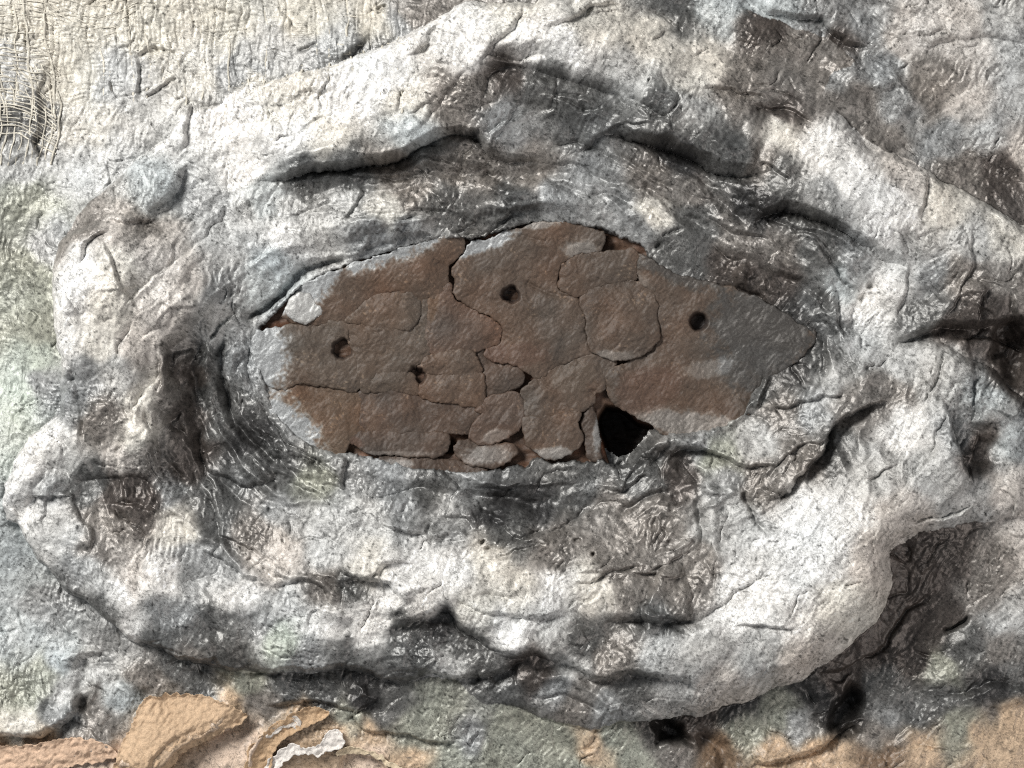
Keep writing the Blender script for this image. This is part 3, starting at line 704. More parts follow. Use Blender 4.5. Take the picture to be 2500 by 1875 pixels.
# ------------------------------------------------------------------ materials
def nodes_of(name):
    m = bpy.data.materials.new(name)
    m.use_nodes = True
    nt = m.node_tree
    return m, nt, nt.nodes["Principled BSDF"]


def add_bump(nt, bsdf, layers):
    """layers: (noise scale, distance, detail)"""
    tc = nt.nodes.new("ShaderNodeTexCoord")
    prev = None
    for sc_, dist, det in layers:
        n = nt.nodes.new("ShaderNodeTexNoise")
        n.inputs["Scale"].default_value = sc_
        n.inputs["Detail"].default_value = det
        n.inputs["Roughness"].default_value = 0.6
        nt.links.new(tc.outputs["Object"], n.inputs["Vector"])
        b = nt.nodes.new("ShaderNodeBump")
        b.inputs["Strength"].default_value = 1.0
        b.inputs["Distance"].default_value = dist
        nt.links.new(n.outputs["Fac"], b.inputs["Height"])
        if prev:
            nt.links.new(prev.outputs["Normal"], b.inputs["Normal"])
        prev = b
    nt.links.new(prev.outputs["Normal"], bsdf.inputs["Normal"])
    return tc


def pigment_material(name, rough=0.48, spec=0.55, bumps=((800, 0.00016, 4), (2500, 0.00004, 2)), metal=0.5, crackle=0.45):
    m, nt, b = nodes_of(name)
    at = nt.nodes.new("ShaderNodeAttribute"); at.attribute_name = "pigment"
    am = nt.nodes.new("ShaderNodeAttribute"); am.attribute_name = "sheen_paint"
    tc = add_bump(nt, b, bumps)
    n = nt.nodes.new("ShaderNodeTexNoise")
    n.inputs["Scale"].default_value = 3000; n.inputs["Detail"].default_value = 3
    nt.links.new(tc.outputs["Object"], n.inputs["Vector"])
    mr = nt.nodes.new("ShaderNodeMapRange")
    mr.inputs[1].default_value = 0.3; mr.inputs[2].default_value = 0.7; mr.inputs[3].default_value = 0.75; mr.inputs[4].default_value = 1.2
    nt.links.new(n.outputs["Fac"], mr.inputs[0])
    mx = nt.nodes.new("ShaderNodeVectorMath"); mx.operation = 'SCALE'
    nt.links.new(at.outputs["Color"], mx.inputs[0]); nt.links.new(mr.outputs[0], mx.inputs["Scale"])
    ck = nt.nodes.new("ShaderNodeTexNoise")
    ck.inputs["Scale"].default_value = 330; ck.inputs["Detail"].default_value = 5; ck.inputs["Roughness"].default_value = 0.62
    ck.inputs["Distortion"].default_value = 0.6
    nt.links.new(tc.outputs["Object"], ck.inputs["Vector"])
    s1 = nt.nodes.new("ShaderNodeMath"); s1.operation = 'SUBTRACT'; s1.inputs[1].default_value = 0.5
    s2 = nt.nodes.new("ShaderNodeMath"); s2.operation = 'ABSOLUTE'
    s3 = nt.nodes.new("ShaderNodeMapRange")
    s3.inputs[1].default_value = 0.0; s3.inputs[2].default_value = 0.022; s3.inputs[3].default_value = crackle; s3.inputs[4].default_value = 1.0
    nt.links.new(ck.outputs["Fac"], s1.inputs[0]); nt.links.new(s1.outputs[0], s2.inputs[0]); nt.links.new(s2.outputs[0], s3.inputs[0])
    m2 = nt.nodes.new("ShaderNodeVectorMath"); m2.operation = 'SCALE'
    nt.links.new(mx.outputs[0], m2.inputs[0]); nt.links.new(s3.outputs[0], m2.inputs["Scale"])
    nt.links.new(m2.outputs[0], b.inputs["Base Color"])
    mm = nt.nodes.new("ShaderNodeMath"); mm.operation = 'MULTIPLY'; mm.inputs[1].default_value = metal
    nt.links.new(am.outputs["Fac"], mm.inputs[0]); nt.links.new(mm.outputs[0], b.inputs["Metallic"])
    r2 = nt.nodes.new("ShaderNodeMapRange")
    r2.inputs[3].default_value = rough; r2.inputs[4].default_value = rough - 0.08
    nt.links.new(am.outputs["Fac"], r2.inputs[0]); nt.links.new(r2.outputs[0], b.inputs["Roughness"])
    b.inputs["Specular IOR Level"].default_value = spec
    return m


M_PLASTER = pigment_material("painted_plaster")
M_BARK = pigment_material("pine_bark", crackle=0.7, rough=0.58, spec=0.35, bumps=((900, 0.00014, 5), (2400, 0.00006, 3)), metal=0.35)
M_THREAD = pigment_material("gauze_thread", crackle=1.0, rough=0.8, spec=0.2, bumps=((4000, 0.0002, 2),), metal=0.0)
M_PAPER = pigment_material("torn_paper", crackle=0.9, rough=0.75, spec=0.2, bumps=((1500, 0.0002, 4),), metal=0.0)

# ------------------------------------------------------------------ mesh helpers
def W(x, y, h):
    return np.stack([(np.asarray(x) - CX) * S, (CY - np.asarray(y)) * S, np.asarray(h) * S], -1)


def link(name, mesh, mat, parent=None):
    mesh.materials.append(mat)
    o = bpy.data.objects.new(name, mesh)
    sc.collection.objects.link(o)
    if parent:
        o.parent = parent
    return o


def thing(name, label, cat, group=None):
    o = bpy.data.objects.new(name, None)
    sc.collection.objects.link(o)
    o.empty_display_size = 0.02
    o["label"] = label
    o["category"] = cat
    if group:
        o["group"] = group
    return o


def mesh_np(name, verts, faces, col, shn=None):
    me = bpy.data.meshes.new(name)
    k = faces.shape[1]
    me.vertices.add(len(verts))
    me.vertices.foreach_set("co", verts.astype(np.float32).ravel())
    me.loops.add(len(faces) * k)
    me.loops.foreach_set("vertex_index", faces.astype(np.int32).ravel())
    me.polygons.add(len(faces))
    me.polygons.foreach_set("loop_start", (np.arange(len(faces)) * k).astype(np.int32))
    me.polygons.foreach_set("use_smooth", np.ones(len(faces), bool))
    me.update()
    a = me.attributes.new("pigment", 'FLOAT_COLOR', 'POINT')
    a.data.foreach_set("color", np.concatenate([col, np.ones((len(col), 1))], 1).astype(np.float32).ravel())
    b = me.attributes.new("sheen_paint", 'FLOAT', 'POINT')
    b.data.foreach_set("value", (np.zeros(len(col)) if shn is None else shn).astype(np.float32))
    me.validate()
    return me


# ------------------------------------------------------------------ backing board
def box_mesh(name, x0, x1, y0, y1, z0, z1, col):
    v = np.concatenate([W([x0, x1, x1, x0], [y0, y0, y1, y1], [z] * 4) for z in (z0, z1)])
    f = np.array([[0, 1, 2, 3], [7, 6, 5, 4], [4, 5, 1, 0], [5, 6, 2, 1], [6, 7, 3, 2], [7, 4, 0, 3]])
    return mesh_np(name, v, f, np.tile(np.array(col, float), (8, 1)))


board = link("backing_board", box_mesh("backing_board", X0 - 30, X1 + 30, Y0 - 30, Y1 + 30, -150, -125, (.10, .07, .05)), M_PAPER)
board["kind"] = "structure"
board["label"] = "dark board behind the relief, seen only in its deepest holes"

# ------------------------------------------------------------------ the plaster relief, split along its folds
relief = thing("plaster_relief", "silver grey and white painted plaster cloth relief folded into an oval rim around the bark", "relief")
relief["kind"] = "thing"
quad = (np.arange(NY - 1)[:, None] * NX + np.arange(NX - 1)[None, :])
QX = (GXm[:-1, :-1] + 1.25); QY = (GYm[:-1, :-1] + 1.25)
qd = d_open[:-1, :-1]
part_id = np.zeros(QX.shape, np.int32)      # 0 ground cloth
KNOB = [(190, 522), (330, 535), (420, 560), (480, 620), (530, 715), (470, 802), (425, 862), (447, 950), (412, 1040), (378, 1110), (400, 1150), (360, 1160), (250, 1166),
        (180, 1185), (120, 1100), (155, 985), (126, 780), (135, 640)]
COLLAR = [(640, 442), (760, 425), (960, 393), (1030, 368), (1090, 332), (1145, 328), (1190, 380), (1340, 402), (1480, 335), (1560, 358), (1690, 398), (1750, 422), (1850, 540),
          (1930, 514), (2060, 568), (2150, 635), (2130, 760), (2080, 860), (1960, 960), (1900, 1050), (1830, 1134), (1750, 1200), (1600, 1290), (1440, 1320), (1200, 1320),
          (1000, 1290), (800, 1290), (640, 1250), (475, 1250), (400, 1150), (385, 1070), (447, 950), (425, 862), (512, 760), (530, 660), (560, 540)]
TONGUE = [(2165, 870), (2210, 838), (2320, 850), (2420, 905), (2500, 972), (2640, 1050), (2640, 1220), (2420, 1270), (2240, 1298), (2166, 1352), (1980, 1250), (1880, 1228),
          (1980, 1135), (2030, 1050), (2110, 1000)]
PAPER = [(-140, 1806), (60, 1806), (160, 1780), (345, 1700), (480, 1690), (640, 1715), (880, 1735), (960, 1810), (1060, 1860), (1100, 2000), (-140, 2000)]
qwx, qwy = WX[:-1, :-1], WY[:-1, :-1]
for k, poly in enumerate((RIM, COLLAR, KNOB, TONGUE, PAPER), 1):
    part_id[inside_poly(poly, qwx, qwy)] = k
names = ["ground_cloth", "outer_rim", "inner_collar", "bulging_knob", "tongue_fold", "torn_paper_edge"]
plabels = ["grey and cream plastered gauze around the oval rim", "white and grey wrinkled rim of the oval", "silver grey inner collar around the bark",
           "white bulging knob on the left of the rim", "pale folded tongue at the right", "tan torn paper edge along the bottom"]
keep = qd > -26
HV = W(GXm.ravel(), GYm.ravel(), H.ravel())
PC = PIG.reshape(-1, 3); MC = METAL.ravel()
for k, nm in enumerate(names):
    sel = quad[(part_id == k) & keep]
    f = np.stack([sel, sel + NX, sel + NX + 1, sel + 1], -1)
    used, inv = np.unique(f, return_inverse=True)
    o = link(nm, mesh_np(nm, HV[used], inv.reshape(-1, 4), PC[used], MC[used]), M_PLASTER, relief)
    o["label"] = plabels[k]

# ------------------------------------------------------------------ bark
bark = thing("bark_slab", "brown flaking pine bark slab set in the middle of the plaster oval", "bark")
BROWN = dict(k=(.070, .067, .064), b=(.078, .055, .041), r=(.090, .053, .038), o=(.112, .068, .040), d=(.053, .037, .029), g=(.088, .067, .051), s=(.31, .32, .325), t=(.096, .062, .043))


def bark_level(x, y):
    return base_h(x, y)


def poly_dist(path, px, py):
    d, _, _ = path_dist(path, px, py)
    return np.abs(d)


def make_plate(pts, lift, color, dome=6, tilt=(0, 0), pits=(), grooves=(), paint=(), thick=16, rounding=4, grow=5.5, spacing=3.0, seed=0, name="bark_plate", label=None):
    pts = list(pts) + [pts[0]]
    path = smooth_path(pts, 3)[:-1]
    # resample and roughen the outline
    cl = np.vstack([path, path[:1]])
    seg = np.hypot(*(cl[1:] - cl[:-1]).T)
    cum = np.concatenate([[0], np.cumsum(seg)])
    n = max(24, int(cum[-1] / spacing))
    t = np.linspace(0, cum[-1], n, endpoint=False)
    ox = np.interp(t, cum, cl[:, 0]); oy = np.interp(t, cum, cl[:, 1])
    jx = 6 * pn(ox / 40, oy / 40, 200) + 3.2 * pn(ox / 15, oy / 15, 201) + 1.6 * pn(ox / 7, oy / 7, 203)
    jy = 6 * pn(ox / 40, oy / 40, 204) + 3.2 * pn(ox / 15, oy / 15, 205) + 1.6 * pn(ox / 7, oy / 7, 207)
    ex = np.roll(ox, -1) - np.roll(ox, 1); ey = np.roll(oy, -1) - np.roll(oy, 1)
    el = np.hypot(ex, ey) + 1e-6
    sgn = 1.0 if np.sum(ox * np.roll(oy, -1) - np.roll(ox, -1) * oy) > 0 else -1.0
    ox, oy = ox + jx + sgn * grow * ey / el, oy + jy - sgn * grow * ex / el
    out = np.stack([ox, oy], -1)
    closed = np.vstack([out, out[:1]])
    gx, gy = np.meshgrid(np.arange(ox.min(), ox.max(), spacing), np.arange(oy.min(), oy.max(), spacing))
    gx = gx + rng.uniform(-.25, .25, gx.shape) * spacing
    gy = gy + rng.uniform(-.25, .25, gy.shape) * spacing
    gx, gy = gx.ravel(), gy.ravel()
    m = inside_poly(out, gx, gy)
    gx, gy = gx[m], gy[m]
    m = poly_dist(closed, gx, gy) > spacing * 0.55
    gx, gy = gx[m], gy[m]
    vx = np.concatenate([ox, gx]); vy = np.concatenate([oy, gy])
    vv = [Vector((float(a), float(b))) for a, b in zip(vx, vy)]
    edges = [(i, (i + 1) % n) for i in range(n)]
    rv, re, rf, ov, oe, of = delaunay_2d_cdt(vv, edges, [], 1, 1e-4)
    vx = np.array([v.x for v in rv]); vy = np.array([v.y for v in rv])
    tri = np.array([f for f in rf if len(f) == 3], int)
    d = poly_dist(closed, vx, vy)
    cx, cy = vx.mean(), vy.mean()
    R = max(30.0, math.sqrt(len(vx)) * spacing * 0.6)
    h = bark_level(vx, vy) + lift
    h += dome * (1 - np.exp(-d / (R * 0.35))) + tilt[0] * (vx - cx) / 100 + tilt[1] * (vy - cy) / 100
    q = np.clip(d / rounding, 0, 1)
    h += -1.4 * (1 - np.sqrt(np.clip(1 - (1 - q) ** 2, 0, 1)))
    # flaked contour steps and grain
    fl = fbm(vx, vy, 95, 3, 221) * 3.2
    fr = fl - np.floor(fl)
    h += (np.floor(fl) + sm(fr / 0.12)) * 2.1
    h += pn(vx / 60, vy / 60, seed + 231) * 2.5 + (1 - 2.2 * np.abs(aniso(vx, vy, 52, 34, 8, seed + 233))) * 0.9 + pn(vx / 14, vy / 14, seed + 235) * 0.7
    col = np.tile(0.45 * np.log(np.array(BROWN[color], float)) + 0.55 * np.log(np.array(BROWN['b'], float)), (len(vx), 1))
    nb = fbm(vx, vy, 75, 3, 241)
    col += nb[:, None] * np.array([.20, .17, .15]) + (fbm(vx, vy, 140, 2, 243))[:, None] * np.array([.14, .0, -.10])
    col += (0.17 * pn(vx / 5, vy / 5, seed + 245) + 0.12 * aniso(vx, vy, 45, 22, 5, seed + 247))[:, None]
    dust = np.clip((pn(vx / 7, vy / 7, seed + 251) + 0.8 * pn(vx / 55, vy / 55, seed + 253) - 0.78) / 0.25, 0, 1)
    col += dust[:, None] * np.array([.75, .75, .7])
    edge = np.exp(-d / 3.0)
    shn = np.zeros(len(vx))
    for (px, py, rx, ry, a, key, s_) in paint:
        c, s = math.cos(math.radians(a)), math.sin(math.radians(a))
        dx, dy = vx - px, vy - py
        u = (dx * c - dy * s) / rx; v = (dx * s + dy * c) / ry
        qq = np.sqrt(u * u + v * v) + 0.28 * pn(vx / 30, vy / 30, seed + 261) + 0.22 * pn(vx / 8, vy / 8, seed + 263)
        m = s_ * (1 - sm((qq - 0.75) / 0.5))
        col = col * (1 - m[:, None]) + (np.log(np.array(BROWN[key] if key in BROWN else C[key])) + 0.2 * pn(vx / 5, vy / 5, 9)[:, None]) * m[:, None]
        if key in ("s", "silver", "lgrey", "mgrey", "k"):
            shn = np.maximum(shn, m * 0.8)
    for (px, py, r, dep, rag) in pits:
        dx, dy = vx - px, vy - py
        qq = np.hypot(dx, dy) / r * (1 + rag * pn(np.arctan2(dy, dx) * 1.6 + 5, np.full(len(dx), 0.5), seed + 271))
        h -= dep * (1 - sm((qq - 0.62) / 0.4)) + 1.5 * pn(vx / 6, vy / 6, 5) * (qq < 1)
        h += rag * 7 * np.exp(-((np.hypot(dx - r * .15, dy + r * .25)) / (r * .28)) ** 2)
        inn = 1 - sm((qq - 0.7) / 0.35)
        col += inn[:, None] * (np.log(np.array(BROWN['d'])) - np.log(np.array(BROWN['b']))) * 2.0  # pit insides darkened in colour to deepen their shade; right plate's disk is stain
    for (gp, w, dep) in grooves:
        gd, gt, _ = path_dist(smooth_path(gp), vx + 2 * pn(vx / 12, vy / 12, 3), vy + 2 * pn(vx / 12, vy / 12, 4))
        tp = sm(gt / .15) * sm((1 - gt) / .15)
        h -= dep * tp * np.exp(-(np.abs(gd) / w) ** 1.5)
    # skirt
    top = W(vx, vy, h)
    bnd = np.arange(n)
    low = top[:n].copy()
    low[:, 2] -= thick * S
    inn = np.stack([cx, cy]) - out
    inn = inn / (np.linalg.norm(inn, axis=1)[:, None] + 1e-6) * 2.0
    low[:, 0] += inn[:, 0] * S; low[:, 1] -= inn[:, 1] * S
    V = np.vstack([top, low])
    nv = len(top)
    # winding: make faces point up
    a, b, c = top[tri[:, 0]], top[tri[:, 1]], top[tri[:, 2]]
    up = np.cross(b - a, c - a)[:, 2] > 0
    tri[~up] = tri[~up][:, ::-1]
    i0 = bnd; i1 = np.roll(bnd, -1)
    sk = np.vstack([np.stack([i0, i1, nv + i1], -1), np.stack([i0, nv + i1, nv + i0], -1)])
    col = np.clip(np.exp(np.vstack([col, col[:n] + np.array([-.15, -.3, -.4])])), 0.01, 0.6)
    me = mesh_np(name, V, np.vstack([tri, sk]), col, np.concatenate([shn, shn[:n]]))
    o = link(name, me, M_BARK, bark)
    if label:
        o["label"] = label
    return o


# bed below the plates, with the deep hole
def make_bed():
    st = 4.0
    bx = np.arange(600, 2010, st); by = np.arange(520, 1180, st)
    gx, gy = np.meshgrid(bx, by)
    h = base_h(gx.astype(np.float32), gy.astype(np.float32)) - 22
    h = h + fbm(gx, gy, 40, 3, 301) * 5 + aniso(gx, gy, 8, 60, 7, 303) * 3
    hole = [(1480, 990), (1530, 1000), (1570, 1030), (1625, 1055), (1585, 1095), (1540, 1140), (1500, 1150), (1475, 1090), (1460, 1030)]
    hp = smooth_path(hole + hole[:1], 5)
    d = poly_dist(hp, gx, gy) * np.where(inside_poly(hp, gx, gy), 1, -1)
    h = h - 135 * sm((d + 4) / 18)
    for (x, y, rx, ry) in ((1095, 1090, 16, 16), (1455, 575, 22, 18), (1500, 560, 20, 14), (835, 1065, 10, 8)):
        h = h - 34 * np.exp(-(((gx - x) / rx) ** 2 + ((gy - y) / ry) ** 2) ** 1.5)
    wgt = fbm(gx, gy, 60, 3, 305)
    col = np.log(np.array([.085, .050, .033])) + wgt[..., None] * .35 + (0.25 * aniso(gx, gy, 8, 40, 6, 307))[..., None]
    red = np.clip(fbm(gx, gy, 90, 2, 309) * 1.5, 0, 1)[..., None]
    col = col + red * np.array([.45, .1, -.1]) - 2.2 * sm((d + 4) / 20)[..., None]  # last term paints the hole's shade into the bed colour
    q = np.arange(len(by) - 1)[:, None] * len(bx) + np.arange(len(bx) - 1)[None]
    ks = inside_poly(smooth_path([(x + (x - 1300) * .02, y + (y - 850) * .05) for x, y in OPEN], 3), gx[:-1, :-1], gy[:-1, :-1])
    s = q[ks]
    f = np.stack([s, s + len(bx), s + len(bx) + 1, s + 1], -1)
    used, inv = np.unique(f, return_inverse=True)
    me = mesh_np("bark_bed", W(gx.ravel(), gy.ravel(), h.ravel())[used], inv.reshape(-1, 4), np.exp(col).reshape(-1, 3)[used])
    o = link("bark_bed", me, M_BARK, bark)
    o["label"] = "dark red brown inner bark seen in the gaps and the black hole"


make_bed()
PL = [
    # upper left band
    dict(pts=[(690, 770), (722, 712), (800, 668), (880, 640), (960, 612), (1050, 590), (1122, 576), (1132, 606), (1102, 642), (1092, 690), (1062, 728), (1046, 726), (1032, 745), (1010, 716),
              (955, 708), (905, 726), (862, 760), (838, 784), (730, 792)], grow=2.5, tilt=(-1, -3), lift=3, color='t',
         paint=[(965, 588, 200, 50, 21, 's', 1), (742, 702, 95, 52, 36, 's', 1)]),
    dict(pts=[(622, 806), (690, 798), (738, 793), (838, 787), (850, 825), (862, 852), (870, 890), (882, 930), (866, 953), (800, 946), (742, 938), (690, 950), (640, 930), (618, 860)], grow=2.5, tilt=(-2, 0), lift=3, color='g',
         pits=[(836, 852, 28, 34, 0.15)], paint=[(622, 860, 82, 150, 0, 's', 1)]),
    dict(pts=[(841, 786), (900, 792), (945, 803), (1000, 801), (1022, 775), (1028, 748), (1046, 732), (1040, 790), (1046, 842), (1052, 862), (1034, 880), (1022, 902), (930, 911),
              (902, 924), (900, 950), (884, 952), (872, 890), (854, 826)], lift=0, color='g', pits=[(1016, 918, 26, 28, 0.3)],
         grooves=[([(905, 808), (920, 812), (935, 806)], 3, 3), ([(990, 806), (1015, 785), (1025, 755), (1024, 720)], 3, 4)]),
    # small flake between
    dict(pts=[(865, 762), (906, 729), (955, 711), (1008, 718), (1026, 745), (1020, 775), (998, 799), (946, 801), (900, 790), (842, 784)], lift=2, color='g'),
    dict(pts=[(905, 928), (930, 914), (1000, 908), (1012, 935), (1022, 958), (1000, 958), (906, 950)], lift=-1, color='g'),
    # centre
    dict(pts=[(1064, 731), (1094, 694), (1104, 728), (1150, 757), (1200, 783), (1219, 802), (1216, 832), (1180, 848), (1150, 853), (1064, 863), (1050, 845), (1044, 790), (1050, 735)],
         lift=1, color='r', paint=[(1055, 740, 16, 40, 0, 'o', .6)]),
    dict(pts=[(1034, 884), (1058, 868), (1150, 857), (1162, 880), (1168, 907), (1100, 913), (1040, 910), (1022, 905)], lift=3, color='t', pits=[(1016, 918, 26, 28, 0.3)]),
    dict(pts=[(1040, 914), (1100, 916), (1168, 911), (1178, 950), (1180, 975), (1160, 994), (1100, 985), (1030, 970), (1026, 945)], lift=3, color='t', pits=[(1016, 918, 26, 28, 0.3)]),
    dict(pts=[(1168, 858), (1182, 852), (1190, 880), (1240, 895), (1276, 905), (1266, 940), (1226, 956), (1196, 968), (1182, 960), (1172, 910)], lift=-5, color='d'),
    # large plate with the round pit
    dict(pts=[(1110, 690), (1106, 650), (1130, 615), (1150, 592), (1205, 576), (1280, 550), (1335, 540), (1410, 546), (1470, 568), (1468, 612), (1440, 616), (1388, 632), (1366, 660),
              (1362, 690), (1378, 712), (1412, 727), (1428, 770), (1435, 838), (1448, 860), (1380, 888), (1312, 922), (1278, 902), (1242, 892), (1194, 878), (1186, 852), (1222, 836),
              (1224, 800), (1204, 779), (1152, 752), (1110, 724)], lift=3, grow=0.5, dome=8, tilt=(-1, -1), color='b', pits=[(1247, 718, 24, 30, 0.2)],
         grooves=[([(1272, 682), (1310, 702), (1350, 718), (1400, 726)], 4, 6), ([(1262, 570), (1300, 582), (1335, 590)], 3, 5), ([(1200, 660), (1240, 690)], 6, 2)],
         paint=[(1180, 590, 90, 26, 20, 's', 1), (1420, 610, 50, 22, 0, 's', .6), (1300, 545, 70, 14, 0, 's', .7), (1180, 860, 60, 30, 0, 'r', .7), (1250, 870, 90, 30, 10, 'r', .6)]),
    dict(pts=[(1390, 636), (1440, 620), (1500, 614), (1546, 612), (1552, 640), (1550, 678), (1500, 688), (1450, 699), (1414, 722), (1382, 709), (1367, 690), (1370, 664)], lift=4, grow=5, color='b'),
    dict(pts=[(1418, 727), (1446, 703), (1500, 692), (1562, 690), (1594, 720), (1606, 780), (1604, 820), (1588, 850), (1550, 873), (1500, 876), (1462, 861), (1440, 838), (1431, 770)],
         lift=7, grow=5, dome=7, tilt=(2, 3), color='b', paint=[(1500, 868, 60, 14, 0, 's', .5)], grooves=[([(1515, 830), (1500, 850), (1485, 862)], 3, 3)]),
    # right plate
    dict(pts=[(1556, 620), (1600, 640), (1640, 664), (1710, 684), (1800, 708), (1870, 740), (1950, 788), (1990, 822), (1962, 866), (1896, 912), (1858, 950), (1830, 1004), (1796, 1038),
              (1745, 1056), (1680, 1066), (1630, 1062), (1585, 1035), (1530, 1002), (1496, 975), (1480, 945), (1478, 920), (1500, 898), (1550, 878), (1592, 853), (1608, 822), (1610, 780),
              (1598, 718), (1566, 688)], lift=4, grow=2.5, dome=16, tilt=(1, -2), color='b', pits=[(1706, 785, 25, 34, 0.05)],
         paint=[(1660, 650, 120, 44, -20, 'k', .8), (1870, 800, 140, 120, 0, 'k', .9), (1850, 900, 90, 60, 0, 'k', .8), (1690, 1036, 150, 34, -8, 's', .65), (1580, 950, 90, 50, 20, 'r', .6),
                (1730, 900, 70, 22, 10, 's', .5), (1550, 700, 40, 30, 0, 's', .4)]),
    # lower middle
    dict(pts=[(1452, 863), (1500, 880), (1496, 895), (1474, 920), (1470, 950), (1450, 960), (1452, 980), (1420, 1000), (1350, 1014), (1278, 1018), (1272, 962), (1312, 926), (1382, 890)],
         lift=0, color='b', grooves=[([(1310, 1000), (1330, 960), (1400, 910), (1450, 880)], 8, -3), ([(1440, 950), (1455, 960)], 4, 4)], paint=[(1400, 920, 50, 40, 30, 'g', .7)]),
    dict(pts=[(1277, 1022), (1350, 1018), (1412, 1006), (1410, 1030), (1421, 1060), (1416, 1085), (1392, 1108), (1356, 1119), (1320, 1106), (1288, 1078)], lift=3, color='b',
         paint=[(1350, 1108, 60, 16, 0, 's', .7)]),
    dict(pts=[(1164, 1000), (1196, 972), (1230, 966), (1268, 962), (1274, 1020), (1256, 1058), (1196, 1080), (1154, 1074), (1158, 1040), (1186, 1012)], lift=2, color='r',
         grooves=[([(1200, 1060), (1230, 1010), (1262, 975)], 4, 3)], paint=[(1210, 1065, 40, 16, 10, 's', .5)]),
    dict(pts=[(1118, 1078), (1190, 1084), (1252, 1094), (1260, 1108), (1222, 1132), (1170, 1136), (1124, 1122), (1108, 1100)], lift=-2, color='d', paint=[(1190, 1112, 60, 24, 0, 's', .6)]),
    # lower left band
    dict(pts=[(645, 940), (728, 942), (800, 950), (866, 957), (880, 990), (886, 1050), (850, 1075), (830, 1108), (760, 1096), (690, 1040), (655, 985)], lift=-3, grow=5, color='o', paint=[(690, 1058, 135, 72, -48, 's', 1)]),
    dict(pts=[(870, 958), (905, 954), (1000, 962), (1026, 974), (1100, 989), (1160, 998), (1184, 1010), (1156, 1036), (1150, 1056), (1090, 1056), (1000, 1054), (890, 1052), (884, 995)],
         lift=-3, grow=5, color='d', paint=[(905, 1010, 16, 50, 0, 't', .7)]),
    dict(pts=[(836, 1066), (890, 1056), (1000, 1058), (1078, 1060), (1092, 1076), (1080, 1108), (1010, 1112), (905, 1102), (862, 1084)], lift=-2, grow=5, color='d',
         paint=[(850, 1075, 40, 14, -20, 'r', .8), (960, 1108, 120, 6, 0, 's', .4)]),
    # broken lower ledge of bark
    dict(pts=[(930, 1120), (1010, 1118), (1080, 1122), (1110, 1130), (1180, 1142), (1180, 1158), (1100, 1164), (1010, 1152), (940, 1138)], lift=-8, color='d', paint=[(960, 1135, 50, 14, 0, 's', .7)]),
    dict(pts=[(1425, 1010), (1448, 992), (1452, 1030), (1466, 1090), (1462, 1122), (1436, 1110), (1430, 1070)], lift=-6, color='d', paint=[(1460, 1060, 12, 60, -5, 's', .8)]),
    dict(pts=[(728, 716), (752, 724), (768, 744), (780, 760), (742, 786), (716, 776), (700, 752)], lift=9, color='s', paint=[(740, 750, 60, 50, 0, 'lgrey', 1)]),
]
for i, p in enumerate(PL):
    make_plate(seed=i * 7, **p)

# ------------------------------------------------------------------ gauze threads
def sample(Fld, x, y):
    fx = np.clip((np.asarray(x) - X0) / STEP, 0, NX - 1.001); fy = np.clip((np.asarray(y) - Y0) / STEP, 0, NY - 1.001)
    ix, iy = fx.astype(int), fy.astype(int); u, v = fx - ix, fy - iy
    if Fld.ndim == 3:
        u, v = u[:, None], v[:, None]
    return (Fld[iy, ix] * (1 - u) + Fld[iy, ix + 1] * u) * (1 - v) + (Fld[iy + 1, ix] * (1 - u) + Fld[iy + 1, ix + 1] * u) * v


def tube(path, rad, sides=5):
    p = np.asarray(path)
    tg = np.gradient(p, axis=0); tg /= np.linalg.norm(tg, axis=1)[:, None] + 1e-9
    up = np.array([0, 0, 1.0]); sd = np.cross(tg, up); sd /= np.linalg.norm(sd, axis=1)[:, None] + 1e-9
    nn = np.cross(sd, tg)
    a = np.linspace(0, 2 * np.pi, sides, endpoint=False)
    v = p[:, None] + rad[:, None, None] * (np.cos(a)[None, :, None] * sd[:, None] + np.sin(a)[None, :, None] * nn[:, None])
    n = len(p)
    i = np.arange(n - 1)[:, None] * sides + np.arange(sides)[None]
    j = np.arange(n - 1)[:, None] * sides + (np.arange(sides)[None] + 1) % sides
    f = np.stack([i, j, j + sides, i + sides], -1).reshape(-1, 4)
    return v.reshape(-1, 3), f


def threads(name, spec, label):
    V, F, K = [], [], []
    off = 0
    for k, (pts, r, sink) in enumerate(spec):
        pth = smooth_path(pts, 10)
        x = pth[:, 0] + 7 * pn(pth[:, 0] / 45, pth[:, 1] / 45, 401 + k % 60)
        y = pth[:, 1] + 5 * pn(pth[:, 0] / 40, pth[:, 1] / 40, 471 + k % 60)
        h = sample(H, x, y) + r * 0.4 - sink * 1.3 + 4.0 * pn(x / 38, y / 38, 441 + k % 50)
        rr = r * (1 + 0.35 * pn(x / 20, y / 20, 421 + k % 40))
        v, f = tube(W(x, y, h) / S, rr)
        V.append(v * S); F.append(f + off); off += len(v)
        c = np.array(C['cream']) * (0.95 + 0.25 * rng.random())
        K.append(np.tile(c, (len(v), 1)) * (1 + 0.2 * rng.standard_normal((len(v), 1))).clip(.6, 1.3))
    o = link(name, mesh_np(name, np.vstack(V), np.vstack(F), np.clip(np.vstack(K), .02, .8)), M_THREAD, relief)
    o["kind"] = "stuff"
    o["label"] = label
    return o


